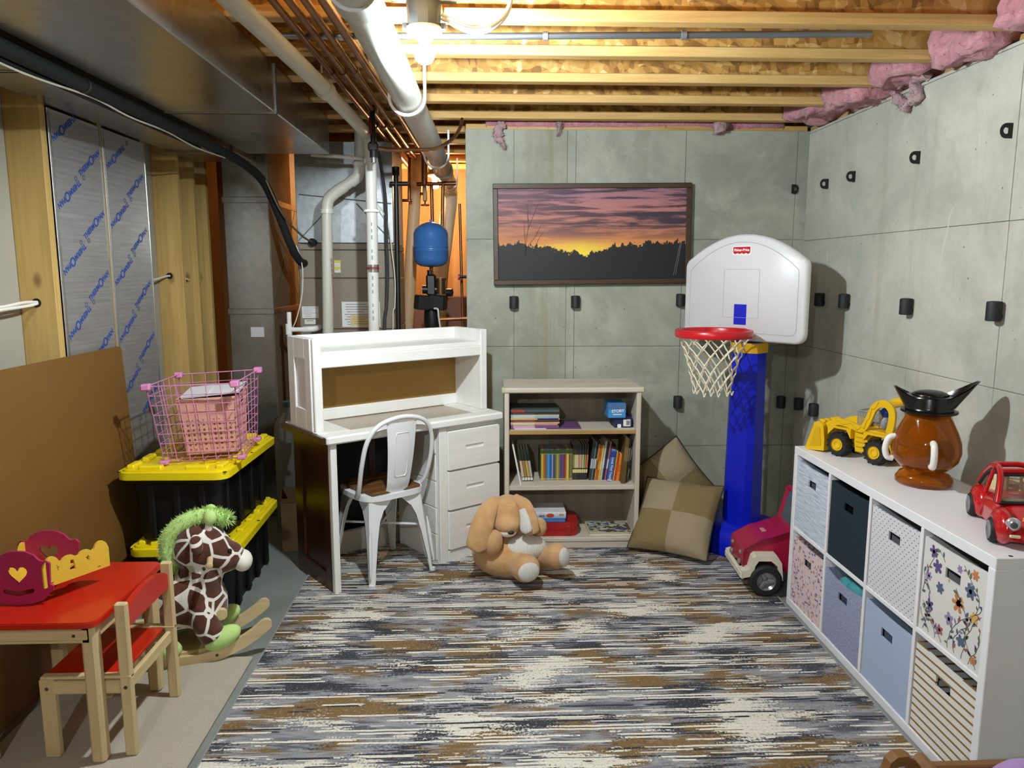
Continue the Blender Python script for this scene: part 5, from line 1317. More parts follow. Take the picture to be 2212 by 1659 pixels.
# ------------------------------------------------------------ cushions
m_ca = M('806e48', .85, var=.08, vs=60, bump=.5, bs=400, name='cushion_olive'); m_cb_ = M('9a8b6e', .85, var=.08, vs=60, bump=.5, bs=400, name='cushion_stone'); m_pip = M('2b2620', .8, name='cushion_piping')
def cushion(label, mx, S, seed, sw=False):
    C_ = thing('cushion', label, 'cushion', (0, 0, 0), 0, 'checked cushions by the bookcase'); C_.matrix_local = mx
    def P_(u, v, sgn):
        e = (max(0, 1-u*u)*max(0, 1-v*v))**.42; pull = 1-.055*(1-abs(u))*0 - .05*((1-u*u)*abs(v)**4*0)
        uu = u*(1-.045*(1-v*v)*abs(u)**3*-1*-1); vv = v*(1-.06*(1-u*u)*abs(v)**3)
        uu = u*(1-.06*(1-v*v)*abs(u)**3)
        n_ = noise.noise(Vector((u*2.2+seed, v*2.2, sgn)))*.016*e
        return Vector((uu*S, vv*S, sgn*(.085*e+n_)))
    for i in (0, 1):
        for j in (0, 1):
            g = G().grid(lambda a, b: P_(-1+i+a, -1+j+b, 1), 14, 14); g.build('patch', m_ca if (i+j+sw) % 2 else m_cb_, C_, 80)
    G().grid(lambda a, b: P_(-1+2*a, -1+2*b, -1), 20, 20).build('back_cover', m_ca, C_, 80)
    ed = [P_(-1+2*k/16, -1, 1) for k in range(16)] + [P_(1, -1+2*k/16, 1) for k in range(16)] + [P_(1-2*k/16, 1, 1) for k in range(16)] + [P_(-1, 1-2*k/16, 1) for k in range(16)]
    G().tube(ed, .0045, 6, True).build('piping', m_pip, C_, 80)
    return C_
e1 = Vector((.835, -.55, .0)).normalized(); bk = Vector((.55, .835, 0)).normalized()
al = rad(42); e2 = Vector((0, 0, math.cos(al))) + bk*math.sin(al)
ctr = Vector((.962, 3.80, .009)) + e2*.215 + Vector((0, 0, .025))
cushion('olive and stone checked cushion leaning in front beside the bookcase', frame_matrix(ctr, e1*.99 + Vector((0, 0, .02)), e2), .222, 1.0, True)
al = rad(6); bk2 = Vector((.1, .995, 0)); e1b = Vector((.995, -.1, 0)); e2b = Vector((0, 0, math.cos(al))) + bk2*math.sin(al)
cb2 = Vector((1.085, 4.245, .285))
a45 = rad(52); ex_ = e1b*math.cos(a45) - e2b*math.sin(a45); ey_ = e1b*math.sin(a45) + e2b*math.cos(a45)
cushion('checked cushion propped on its corner behind the front cushion', frame_matrix(cb2, ex_, ey_), .205, 4.0, True)

# ------------------------------------------------------------ basketball hoop
m_hw = M('dcdcdd', .38, var=.02, bump=.05, bs=300, name='backboard_white'); m_hb_ = M('0a1dbd', .35, var=.06, name='royal_blue_plastic'); m_hr = M('bf1620', .3, var=.04, name='rim_red'); m_hy = M('d9a514', .4, name='collar_yellow')
HP = thing('basketball_hoop', 'toddler basketball hoop with white backboard, red rim and blue post', 'hoop', (1.418, 3.955, 0), rad(-52))
Z0, Z1, HW = 1.165, 1.715, .360
out_ = []
def arcp(cx_, cz, r, a0, a1, n=6): return [(cx_+r*math.cos(rad(a0+(a1-a0)*k/n)), cz+r*math.sin(rad(a0+(a1-a0)*k/n))) for k in range(n+1)]
def board(w, z0, zs, zt, r):
    p = arcp(w-r, z0+r, r, -90, 0) + arcp(w-r, zs-r*.6, r, 0, 55)
    n = 14; xe = w-r+r*math.cos(rad(55)); ze = zs-r*.6+r*math.sin(rad(55))
    for k in range(1, n): x = xe-2*xe*k/n; p.append((x, ze+(zt-ze)*(1-(x/xe)**2)))
    p += [(-a, b) for a, b in arcp(w-r, zs-r*.6, r, 55, 0)] + [(-a, b) for a, b in arcp(w-r, z0+r, r, 0, -90)]
    return p
o1 = board(HW, Z0, 1.575, Z1, .05); o2 = board(HW-.012, Z0+.012, 1.565, Z1-.012, .042)
def loft(g, loops):
    n = len(loops[0]); vs = [p for l in loops for p in l]; fs = [(i*n+k, i*n+(k+1) % n, (i+1)*n+(k+1) % n, (i+1)*n+k) for i in range(len(loops)-1) for k in range(n)]
    fs += [list(range(n)), [(len(loops)-1)*n+k for k in range(n)]]; return g.add(vs, fs)
bb = loft(G(), [[(a, -.055, b) for a, b in o2], [(a, -.060, b) for a, b in o1], [(a, -.088, b) for a, b in o1], [(a, -.100, b) for a, b in o2]]).build('backboard', m_hw, HP, 50)
o3 = board(HW-.040, Z0+.042, 1.535, Z1-.040, .03)
m_groove = M('b2b2b6', .5, name='moulded_line')
G().tube([(a, -.1003, b) for a, b in o3], .0016, 5, True).build('moulded_border', m_groove, bb)
G().tube([(-.105, -.1003, 1.285), (-.105, -.1003, 1.535), (.105, -.1003, 1.535), (.105, -.1003, 1.285)], .0016, 5, True).build('target_square', m_groove, bb)
G().b(-.040, .040, -.1015, -.09, 1.245, 1.357, .004).build('bracket_slot', m_hb_, HP)
lg = G().prism(rrect(.056, .024, .008), -.1012, -.0995, 'y', Matrix.Translation((-.005, 0, 1.632))).build('logo_sticker', M('f0eeee', .4), bb)
sc_ = [(-.050, .018), (-.050, -.008)] + [(-.050+.1*(k+.5)/16, -.012-.006*abs(math.sin(PI*4*(k+.5)/16))) for k in range(16)] + [(.050, -.008), (.050, .018)]
G().prism(sc_[::-1], -.1018, -.1010, 'y', Matrix.Translation((-.005, 0, 1.632))).build('logo_badge', M('c4161f', .4), lg, 0)
me = text_mesh('Fisher-Price', .0185, .0006, .0003); me.materials.append(M('f4f2f2', .4))
o = link('logo_lettering', me, None, lg); o.matrix_local = frame_matrix((-.005, -.1024, 1.634), (1, 0, 0), (0, 0, 1))
RC_ = Vector((0, -.325, 1.215)); RR = .185
g = G(); n = 40; vs = []; fs = []
for k in range(n):
    a = 2*PI*k/n
    for r, z in ((RR-.012, -.020), (RR+.004, -.020), (RR+.008, -.014), (RR+.008, .012), (RR+.003, .018), (RR-.010, .018), (RR-.014, .012)): vs.append(RC_+Vector((r*math.cos(a), r*math.sin(a), z)))
for k in range(n):
    for q in range(7): fs.append((k*7+q, k*7+(q+1) % 7, ((k+1) % n)*7+(q+1) % 7, ((k+1) % n)*7+q))
rim = g.add(vs, fs).build('rim', m_hr, HP, 40)
G().b(-.05, .05, -.150, -.098, 1.195, 1.232, .006).build('rim_bracket', m_hr, rim)
g = G(); n = 12; rows_ = 6
def NP(k, r):
    t_ = r/rows_; a = 2*PI*(k+(.5 if r % 2 else 0))/n; rad_ = (RR-.006)*(1-.52*t_**.75)
    return RC_ + Vector((rad_*math.cos(a)+.01*t_*math.sin(3*a), rad_*math.sin(a), -.018-.275*t_ + .004*math.sin(5*a)*t_))
for r in range(rows_):
    for k in range(n):
        for kk in ((k, k+(-1 if r % 2 == 0 else 1)), (k, k)):
            p0 = NP(kk[0], r); p1 = NP(kk[1], r+1)
            md = p0.lerp(p1, .5); md += (RC_*Vector((1, 1, 0)) + Vector((0, 0, md.z)) - md)*.04
            g.tube([p0, md, p1], .0036, 6)
for k in range(n): p = NP(k, rows_); q = RC_*1; g.tube(spline([p, p+Vector((0, 0, -.022))+Vector((.006, .003, 0)), p+Vector((.012, .006, 0))], 3), .0036, 6)
g.build('net', M('e8dfc4', .7, name='net_cord'), HP, 60)
oc = lambda w, d, c: [(-w, -d+c), (-w+c, -d), (w-c, -d), (w, -d+c), (w, d-c), (w-c, d), (-w+c, d), (-w, d-c)]
loft(G(), [[(a, b, .15) for a, b in oc(.088, .078, .028)], [(a, b, 1.10) for a, b in oc(.080, .066, .026)]]).build('post', m_hb_, HP, 20)
loft(G(), [[(a, b, 1.098) for a, b in oc(.087, .072, .028)], [(a, b, 1.15) for a, b in oc(.087, .072, .028)]]).build('collar', m_hy, HP, 20)
loft(G(), [[(a, b, 1.148) for a, b in oc(.062, .052, .022)], [(a, b, 1.45) for a, b in oc(.060, .050, .022)]]).build('inner_post', m_hb_, HP, 20)
bs_ = [rrect(.265, .205, .07, 5), rrect(.27, .21, .075, 5), rrect(.25, .19, .07, 5), rrect(.17, .145, .06, 5)]
loft(G(), [[(a, b, z) for a, b in l] for l, z in zip(bs_, (.009, .04, .12, .17))]).build('base', m_hb_, HP, 50)
for x_, y_ in ((-.15, -.12), (.15, -.12)): G().lathe([(.030, 0), (.034, .004), (.022, .012), (.014, .004), (0, .003)], 18, M=Matrix.Translation((x_, y_-.03, .125)) @ Matrix.Rotation(rad(38), 4, 'X')).build('base_plug', m_hb_, HP, 60)
YB = thing('toy_block', 'small yellow and black toy wedged between the cushions and the hoop base', 'toy', (1.245, 4.305, .009))
G().b(-.05, .05, -.04, .04, 0, .20, .01).build('block_body', m_black, YB); G().b(-.045, .05, -.036, .036, .20, .235, .008).build('block_top', M('c9a524', .5), YB)

# ------------------------------------------------------------ pink-red toy jeep
m_jp = M('a5173f', .28, var=.05, name='crimson_plastic'); m_cr = M('ddd6c2', .4, var=.04, name='cream_plastic'); m_tire = M('161616', .7, bump=.3, bs=60, name='tyre_black'); m_sil = M('9a9a9c', .3, .7, name='silver_plastic')
J = thing('toy_jeep', 'crimson toy jeep with cream bumper parked behind the cube shelf', 'toy car', (1.415, 3.455, .009), rad(180-4))
cxx = lambda x: x if x < .12 else .12+(x-.12)*.52
jw = .125
hood = [(-.09, .10), (.20, .10), (.245, .125), (.25, .19), (.235, .215), (.10, .262), (.06, .272), (.05, .275), (-.02, .30), (-.05, .31), (-.09, .31)]
hood = [(cxx(a), b) for a, b in hood]
loft(G(), [[(a, -jw+.03, b-.006) for a, b in hood], [(a, -jw+.012, b) for a, b in hood], [(a, jw-.012, b) for a, b in hood], [(a, jw-.03, b-.006) for a, b in hood]]).build('bonnet', m_jp, J, 30)
G().b(-.30, -.05, -jw, jw, .10, .25, .02).build('tub', m_jp, J)
for s_ in (-1, 1):
    fd = [(.005, .075), (.02, .075), (.035, .145), (.065, .17), (.125, .17), (.155, .145), (.175, .095), (.27, .085), (.275, .12), (.20, .13), (.175, .185), (.15, .198), (.04, .198), (.015, .16)]
    fd = [(cxx(a), b) for a, b in fd]
    G().prism(fd, s_*(jw+.028), s_*(jw-.035), 'y').build('fender', m_cr, J, 30)
    for x_ in (.088, -.20):
        wl = thing('wheel', None, None, (x_, s_*(jw+.012), .076)); wl.parent = J
        Mr = Matrix.Rotation(PI/2, 4, 'X')
        G().lathe([(.045, -.032), (.066, -.032), (.0745, -.024), (.0755, 0), (.0745, .024), (.066, .032), (.045, .032)], 30, M=Mr, caps=False).build('tyre', m_tire, wl, 40)
        G().lathe([(.0, -.02), (.012, -.024), (.016, -.016), (.036, -.014), (.046, -.027), (.046, .027), (.036, .014), (.016, .016), (.012, .024), (0, .024)], 24, M=Mr).build('rim', m_sil, wl, 40)
        for q in range(3): G().b(-.009, .009, s_*.012, s_*.026, .008, .042, .003, Matrix.Rotation(2*PI*q/3+.5, 4, 'Y')).build('spoke', m_sil, wl)
    for x_, z_, r_ in ((.188, .185, .012), (.192, .138, .0145)): G().ell((x_, s_*.07, z_), (r_*.7, r_, r_)).build('lamp', M('8d8a84', .25, .3), J, 80)
    G().tube([(-.045, s_*(jw-.02), .295), (-.085, s_*(jw-.02), .46)], .012, 8).build('windscreen_post', m_jp, J)
G().b(.183, .205, -jw-.028, jw+.028, .078, .118, .008).build('bumper', m_cr, J)
G().tube([(-.085, -jw+.02, .458), (-.085, jw-.02, .458)], .012, 8).build('windscreen_rail', m_jp, J)
g = G().add([(-.046, -jw+.025, .30), (-.046, jw-.025, .30), (-.084, jw-.025, .45), (-.084, -jw+.025, .45), (-.049, -jw+.025, .30), (-.049, jw-.025, .30), (-.087, jw-.025, .45), (-.087, -jw+.025, .45)], [(0, 1, 2, 3), (4, 5, 6, 7), (0, 1, 5, 4), (2, 3, 7, 6)]); g.build('windscreen', M('9fb4c4', .1, name='clear_screen', **{'Transmission Weight': .8}), J)
for q in (-.012, .014): G().b(.055, .075, q-.008, q+.008, .266, .2755, .001).build('bonnet_badge', M('b5a08a', .4), J)

# ------------------------------------------------------------ cube shelf with eight bins
m_sw = M('ecebee', .42, var=.02, name='white_laminate')
SXF, SD, SY0, SY1, SH = 1.395, .385, 1.905, 3.25, .747
CS = thing('cube_shelf', 'white eight-cube storage shelf along the right wall', 'shelf', (0, 0, 0))
x1 = SXF+SD
G().b(SXF, x1, SY0, SY1, SH-.034, SH, .002).build('top_panel', m_sw, CS); G().b(SXF, x1, SY0, SY1, .0, .034, .002).build('bottom_panel', m_sw, CS)
for a_ in (SY0, SY1-.03): G().b(SXF, x1, a_, a_+.03, .034, SH-.034, .002).build('end_panel', m_sw, CS)
cw_ = (SY1-SY0-.06-3*.016)/4
ys = []
for k in range(4):
    y1_ = SY1-.03-k*(cw_+.016); ys.append((y1_-cw_, y1_))
    if k < 3: G().b(SXF+.001, x1-.004, y1_-cw_-.016, y1_-cw_, .034, SH-.034, .0015).build('divider', m_sw, CS)
zmid = SH/2
for a_, b_ in ys: G().b(SXF+.001, x1-.004, a_, b_, zmid-.008, zmid+.008, .0015).build('cube_shelf_board', m_sw, CS)
G().b(x1-.004, x1, SY0, SY1, 0, SH).build('back_board', m_sw, CS)
for y_ in (SY0+.015, SY1-.015): G().lathe([(.006, 0), (.006, .001), (0, .0014)], 12, (SXF+.05, y_, SH-.0006)).build('cam_lock', m_tb, CS)
def stripe_mat():
    t = NT('striped_fabric'); f = t.math('FRACT', t.math('MULTIPLY', t.sep(t.co())[2], 37.0)); t.col(t.mix(t.math('LESS_THAN', f, .27), 'e2dfd8', '8a6536')); t.bump(t.noise(t.co(), 400, 2), .2, .002); return t.done(.85)
def dot_mat():
    t = NT('dotted_fabric'); co = t.co(scale=(58, 58, 58), rot=(rad(45), 0, 0), loc=(0, .3, .2)); s = t.sep(co)
    def fr(q): return t.math('SUBTRACT', t.math('FRACT', q), .5)
    d = t.math('SQRT', t.math('ADD', t.math('POWER', fr(s[1]), 2.0), t.math('POWER', fr(s[2]), 2.0)))
    t.col(t.mix(t.math('LESS_THAN', d, .13), 'd6d5da', '2b2c33')); return t.done(.85)
def linen_mat():
    t = NT('linen_fabric'); t.col(t.ramp(t.noise(t.co(scale=(30, 12, 170)), 1.0, 4), [(.35, 'a3b0c4'), (.62, 'd6dee8')])); return t.done(.9)
def heather_mat():
    t = NT('heather_fabric'); t.col(t.ramp(t.noise(t.co(), 120, 5, .7), [(.35, '7d82a0'), (.65, 'a3a9c4')])); return t.done(.9)
def confetti_mat():
    t = NT('confetti_fabric'); c = 'dcc6c8'
    cur = None
    for k, (sc_, rot_, col_) in enumerate((((60, 34, 90), .6, '4f5a8c'), ((60, 90, 40), -.5, 'a8788a'), ((50, 40, 75), 1.2, '7a6f96'), ((50, 80, 45), .2, 'c59a7a'))):
        v_ = t.vor(t.co(scale=sc_, rot=(rot_, 0, 0), loc=(k*3.1, k*1.7, 0)), .62)
        cur = t.mix(t.ramp(v_, [(.20, 1.0), (.26, 0.0)]), cur if cur is not None else lin(c), col_)
    t.col(cur); return t.done(.85)
m_bins = [[linen_mat(), confetti_mat()], [M('06222e', .95, var=.08, name='teal_fabric'), heather_mat()], [dot_mat(), M('a6b6d0', .8, var=.04, name='blue_fabric')], [M('d9d6d2', .8, var=.02, name='floral_ground'), stripe_mat()]]
bin_lab = [['pale grey-blue linen fabric bin, top row farthest from the viewer', 'pink confetti-print fabric bin, bottom row farthest from the viewer'], ['dark teal fabric bin in the top row', 'sagging lavender-grey fabric bin in the bottom row'], ['white fabric bin with small black dots, top row', 'plain powder-blue fabric bin in the bottom row'], ['white fabric bin printed with purple and orange flowers', 'white fabric bin with brown stripes, nearest in the bottom row']]
m_inner = M('0a0a0b', .9, name='bin_inner_shade')  # near-black, paints the shade inside the bins behind the handle holes
for c in range(4):
    for r in range(2):
        y0_, y1_ = ys[c]; zb = (zmid+.0085) if r == 0 else .0345; w = y1_-y0_-.010; h = .312 if (c, r) not in ((1, 1),) else .300
        h -= .004 if r == 0 else .012
        B_ = thing('fabric_bin', bin_lab[c][r], 'storage bin', (SXF+.006, (y0_+y1_)/2, zb), 0, 'fabric bins in the cube shelf')
        mt = m_bins[c][r]; hw, hh, zc_ = .036, .0165, h-.073
        sag = .018 if (c, r) == (1, 1) else .004
        top = lambda y: h - sag*(1-(2*y/w)**2)
        g = G(); ny = 12
        for i in range(ny):
            a_ = -w/2+w*i/ny; b_ = -w/2+w*(i+1)/ny
            pass
        g.b(0, .006, -w/2, w/2, 0, zc_-hh); g.b(0, .006, -w/2, -hw, zc_-hh, zc_+hh); g.b(0, .006, hw, w/2, zc_-hh, zc_+hh)
        tp = [(-w/2, zc_+hh), (w/2, zc_+hh)] + [(w/2-w*k/10, top(w/2-w*k/10)) for k in range(11)]
        g.prism(tp, 0, .006, 'x')
        g.build('front_panel', mt, B_, 20)
        G().b(.006, .34, -w/2, -w/2+.005, 0, h).b(.006, .34, w/2-.005, w/2, 0, h).b(.335, .34, -w/2, w/2, 0, h).b(.006, .335, -w/2+.005, w/2-.005, 0, .005).build('bin_body', mt, B_)
        G().b(.007, .009, -w/2+.005, w/2-.005, .005, zc_-hh-.004).b(.06, .30, -w/2+.02, w/2-.02, .006, h*.45, .01).build('bin_inner_shade', m_inner, B_)
        if (c, r) == (1, 1):
            g = G().ell((.06, -.03, h-.03), (.05, .07, .035)).ell((.05, .05, h-.045), (.04, .05, .04))
            tl = g.build('teal_garment', M('3f8f95', .8, var=.2, vs=30), None, 80); tl.location = B_.location; tag(tl, 'teal fabric bundle poking out of the sagging lavender bin', 'cloth')
        if (c, r) == (3, 0):
            rn = random.Random(21); cols = {k: G() for k in ('5a4a7c', '8d7fa8', 'c07a4c', 'd0a85a', '4f6078', '5f6b52', '9a5a5e')}
            def fl(gm, y, z, s, n, ph, inner=.35):
                pts = []
                for k in range(n*4): a = 2*PI*k/(n*4)+ph; rr = s*(inner+(1-inner)*abs(math.cos(n*a/2+0))**.7); pts.append((y+rr*math.cos(a), z+rr*math.sin(a)))
                gm.prism(pts, -.0009, .0005, 'x')
            def leaf(gm, y, z, s, a):
                pts = [(y+math.cos(a)*s*u-math.sin(a)*v, z+math.sin(a)*s*u+math.cos(a)*v) for u, v in ((0, 0), (.3, s*.2), (.65, s*.22), (1, 0), (.65, -s*.22), (.3, -s*.2))]; gm.prism(pts, -.0008, .0005, 'x')
            ok_ = lambda y, z: not (abs(y) < hw+.004 and abs(z-zc_) < hh+.004) and abs(y) < w/2-.004 and .006 < z < h-.01
            for v in range(9):
                y = -w/2+.015+w*v/9.2; z = .01; a = rad(80); prev = None
                while z < h-.02:
                    a += rn.uniform(-.5, .5); a = max(rad(35), min(rad(145), a)); q = (y+.014*math.cos(a), z+.014*math.sin(a))
                    if ok_(y, z) and ok_(*q): cols['5f6b52'].tube([(-.0004, y, z), (-.0004, q[0], q[1])], .0011, 4)
                    if ok_(*q) and rn.random() < .8:
                        b_ = a+rn.choice((-1, 1))*rn.uniform(.5, 1.3); e_ = (q[0]+.02*math.cos(b_), q[1]+.02*math.sin(b_))
                        if ok_(*e_): leaf(cols[rn.choice(('5f6b52', '5f6b52', '4f6078', '9a5a5e', '8d7fa8'))], q[0], q[1], rn.uniform(.012, .022), b_)
                    y, z = q
            big = [(-.10, .275, .022, '5a4a7c'), (-.075, .235, .024, '5a4a7c'), (.085, .225, .026, '4f6078'), (-.055, .175, .020, '4f6078'), (.035, .165, .030, 'c07a4c'), (.045, .172, .016, 'd0a85a'), (-.10, .10, .021, '5a4a7c'), (.11, .155, .019, 'd0a85a'), (0, .10, .022, '8d7fa8'), (.10, .28, .017, 'c07a4c'), (-.115, .19, .016, '8d7fa8'), (.06, .06, .020, '4f6078'), (-.04, .045, .018, '9a5a5e'), (.12, .03, .015, 'c07a4c'), (-.015, .215, .014, '9a5a5e'), (.03, .27, .013, '8d7fa8')]
            for y, z, s, k in big:
                if ok_(y, z) and abs(y)+s < w/2: fl(cols[k], -y, z, s, rn.choice((5, 6)), rn.random()*6)
            for y, z, s, k in big[::2]:
                if abs(y)+s < w/2: fl(cols['d0a85a' if k != 'd0a85a' else '9a5a5e'], -y, z, s*.32, 5, 0, .7)
            for k, gm in cols.items(): 
                if gm.v: gm.build('printed_flowers', M(k, .8, var=.15, vs=60), B_, 0)['kind'] = 'stuff'

# ------------------------------------------------------------ yellow toy loader
m_ly = M('e0b414', .35, var=.04, name='loader_yellow'); m_lg = M('8d8f93', .45, name='loader_grey')
LD = thing('toy_loader', 'yellow toy front loader with raised arms on the cube shelf', 'toy truck', (1.600, 3.015, SH), math.atan2(.88, -.47))
for sx in (-1, 1):
    for sy in (-1, 1):
        wl = thing('wheel', None, None, (sx*.085, sy*.058, .051)); wl.parent = LD; Mr = Matrix.Rotation(PI/2, 4, 'X')
        G().lathe([(.026, -.022), (.044, -.022), (.050, -.014), (.0505, .0), (.050, .014), (.044, .022), (.026, .022)], 28, M=Mr, caps=False).build('tyre', m_tire, wl, 40)
        for q in range(14): G().b(-.004, .004, -.021, .021, .047, .0515, .001, Matrix.Rotation(2*PI*q/14, 4, 'Y')).build('tread_lug', m_tire, wl)
        G().lathe([(0, -.016), (.010, -.018), (.013, -.022), (.017, -.022), (.018, -.018), (.027, -.019), (.028, -.024), (.028, .02), (0, .02)], 24, M=Matrix.Scale(1, 4) @ Mr @ (Matrix.Rotation(PI, 4, 'X') if sy > 0 else Matrix.Identity(4)) @ Matrix.Rotation(PI, 4, 'X')).build('hub', m_ly, wl, 40)
body = [(-.185, .05), (-.135, .045), (-.125, .09), (-.10, .115), (-.06, .115), (-.035, .09), (-.03, .03), (.02, .03), (.03, .09), (.055, .112), (.11, .112), (.14, .085), (.15, .10), (.15, .128), (.05, .135), (-.02, .13), (-.06, .135), (-.15, .128), (-.185, .105)]
G().prism(body, -.046, .046, 'y').build('chassis', m_ly, LD, 25)
for s_ in (-1, 1):
    fd = [(-.14, .09), (-.12, .118), (-.05, .118), (-.03, .09), (-.03, .128), (-.16, .128)]; G().prism(fd, s_*.046, s_*.072, 'y').build('mudguard', m_ly, LD, 25)
    fd = [(.03, .085), (.05, .118), (.11, .118), (.14, .085), (.14, .126), (.03, .126)]; G().prism(fd, s_*.046, s_*.070, 'y').build('mudguard', m_ly, LD, 25)
    for q in range(4): G().b(-.022, .018, s_*.046, s_*.052, .035+.02*q, .040+.02*q, .001).build('step', m_ly, LD)
    ap = spline([(.155, s_*.052, .118), (.10, s_*.052, .145), (.04, s_*.052, .140), (-.005, s_*.052, .132), (-.025, s_*.052, .150), (-.042, s_*.052, .19), (-.058, s_*.052, .228), (-.085, s_*.052, .250), (-.115, s_*.052, .248), (-.135, s_*.052, .225), (-.138, s_*.052, .19), (-.130, s_*.052, .135)], 5)
    vs = []; fs = []
    for k, p in enumerate(ap):
        tn = (ap[min(k+1, len(ap)-1)]-ap[max(0, k-1)]).normalized(); nr = Vector((-tn.z, 0, tn.x)); w_ = .014
        for dx, dy in ((-w_, -.006), (w_, -.006), (w_, .006), (-w_, .006)): vs.append(p+nr*dx+Vector((0, dy, 0)))
    for k in range(len(ap)-1):
        for q in range(4): fs.append((k*4+q, k*4+(q+1) % 4, (k+1)*4+(q+1) % 4, (k+1)*4+q))
    fs += [(0, 1, 2, 3), [(len(ap)-1)*4+q for q in range(4)]]
    am = G().add(vs, fs).build('lift_arm', m_ly, LD, 40)
    g = G()
    for k in range(4, len(ap)-22, 3):
        p, q = ap[k], ap[min(k+3, len(ap)-1)]; u_ = .009*(1 if (k//3) % 2 else -1); g.tube([(p.x, s_*.0585, p.z+u_), (q.x, s_*.0585, q.z-u_)], .0016, 4)
    g.build('arm_truss', M('c99a10', .4), am)
G().b(-.132, -.062, -.052, .052, .236, .250, .006).build('arm_canopy', m_ly, LD)
bk_ = [(.150, .010), (.235, .0), (.245, .010), (.205, .125), (.185, .135), (.160, .120), (.150, .06)]
G().prism(bk_, -.075, .075, 'y').build('bucket', m_ly, LD, 25)
for q in (-.05, -.02, .02, .05): G().b(.165, .195, q-.008, q+.008, .128, .142, .003).build('bucket_rib', m_ly, LD)
for s_ in (-1, 1): G().prism([(.165, .03), (.222, .02), (.195, .11), (.175, .11)], s_*.0755, s_*.0775, 'y').build('bucket_plate', M('d0a510', .4), LD, 0)
G().b(-.19, -.10, -.04, .04, .128, .150, .006).build('engine_cover', m_lg, LD); G().b(-.200, -.180, -.05, .05, .05, .105, .006).build('rear_bumper', m_ly, LD)
cg = G(); c0 = .012
for y in (-.042, .042):
    cg.tube([(.018, y, .13), (.022, y, .205)], .003, 4); cg.tube([(-.02, y, .13), (-.02, y, .205)], .003, 4); cg.tube([(.026, y, .205), (-.024, y, .205)], .003, 4)
    for q in range(6): cg.tube([(-.02+.007*q, y, .135), (.022, y, .198-.011*q)], .0011, 4); cg.tube([(.022-.007*q, y, .135), (-.02, y, .198-.011*q)], .0011, 4)
for x_ in (.022, -.02):
    cg.tube([(x_, -.042, .205), (x_, .042, .205)], .003, 4)
for q in range(8): cg.tube([(.021, -.04+.011*q, .135), (.022, -.04+.011*q, .203)], .0011, 4)
cg.build('cab_cage', m_lg, LD)
DV = G().ell((-.075, 0, .165), (.018, .022, .03)).build('driver_body', m_lg, LD, 80); G().ell((-.075, 0, .207), (.021, .021, .022)).build('driver_helmet', M('1d3fae', .3), LD, 80)

# ------------------------------------------------------------ amber jar with black lid
t = NT('amber_plastic'); t.col('c26a12'); m_amb = t.done(.06, 0, **{'Transmission Weight': .72, 'IOR': 1.14, 'Coat Weight': .6})
JR = thing('amber_jar', 'pear-shaped amber plastic toy jar with black winged lid', 'jar', (1.615, 2.625, SH), rad(-25))
prof = [(.0, .058), (.05, .058), (.082, .066), (.108, .095), (.116, .130), (.112, .165), (.098, .205), (.080, .245), (.070, .268), (.066, .272)]
G().lathe(prof, 40).build('jar_body', m_amb, JR, 80)
G().lathe([(0, .001), (.086, .001), (.096, .010), (.096, .026), (.082, .046), (.060, .056), (.056, .064)], 36, M=Matrix.Diagonal((1.0, .88, 1, 1))).build('foot_ring', m_amb, JR, 60)
rn = random.Random(5)
for k, (p, r_, c_) in enumerate((((-.03, -.02, .10), .045, '8a4a12'), ((.04, .0, .12), .05, '5f330e'), ((-.01, .03, .17), .048, 'a8641c'), ((.0, -.035, .20), .040, '9a5212'), ((.05, .03, .085), .03, 'c9992c'), ((-.055, .02, .15), .032, '7a3f10'))):
    G().ell(p, (r_, r_*.8, r_*.75), (rn.random()*2, rn.random()*2, 0)).build('toy_piece', M(c_, .4), JR, 80)
m_hat = M('0b0b0c', .22, name='gloss_black')
G().lathe([(.0, .268), (.088, .268), (.094, .272), (.094, .279), (.082, .284), (.078, .292), (.084, .325), (.080, .332), (.0, .335)], 36).build('lid', m_hat, JR, 40)
G().ell((0, 0, .332), (.062, .055, .020)).build('lid_crown', m_hat, JR, 80)
def wing(u, v, q):
    a = 2*PI*u; x_ = .094*math.cos(a); y_ = .078*math.sin(a); lift = abs(math.cos(a))**2.2; sx_ = 1 if math.cos(a) > 0 else -1
    ex = (.058 if sx_ > 0 else .028)*lift; hz = (.076 if sx_ > 0 else .046)*lift + .012
    t_ = v; return Vector((x_*(.90+.10*t_)+sx_*ex*t_, y_*(.90+.10*t_), .292+.010*q+(.012+hz)*t_))
g = G().grid(lambda u, v: wing(u, v, 0), 48, 6, True); g.grid(lambda u, v: wing(u, v, 0)*1 + Vector((-math.cos(2*PI*u)*.005, -math.sin(2*PI*u)*.005, .001)), 48, 6, True)
g.build('lid_brim', m_hat, JR, 80)
m_ww = M('ece9e2', .4, name='white_plastic')
for a_ in (rad(275), rad(188)):
    d_ = Vector((math.cos(a_), math.sin(a_), 0))
    G().tube(spline([d_*.108+Vector((0, 0, .092)), d_*.128+Vector((0, 0, .098)), d_*.136+Vector((0, 0, .130)), d_*.126+Vector((0, 0, .168)), d_*.104+Vector((0, 0, .176))], 6), .0115, 12).build('side_handle', m_ww, JR, 60)

# ------------------------------------------------------------ red toy car
m_car = M('b5121a', .18, var=.04, name='car_red', **{'Coat Weight': .5}); m_trim = M('141010', .5, name='car_trim'); m_cream = M('d9c79c', .6, name='car_cream'); m_glass = M('e8ecec', .05, name='car_glass', **{'Transmission Weight': .95, 'IOR': 1.05})
CA = thing('toy_car', 'red rounded toy car with flower stickers on the near end of the shelf', 'toy car', (1.604, 2.115, SH), math.atan2(-.25, -.10))
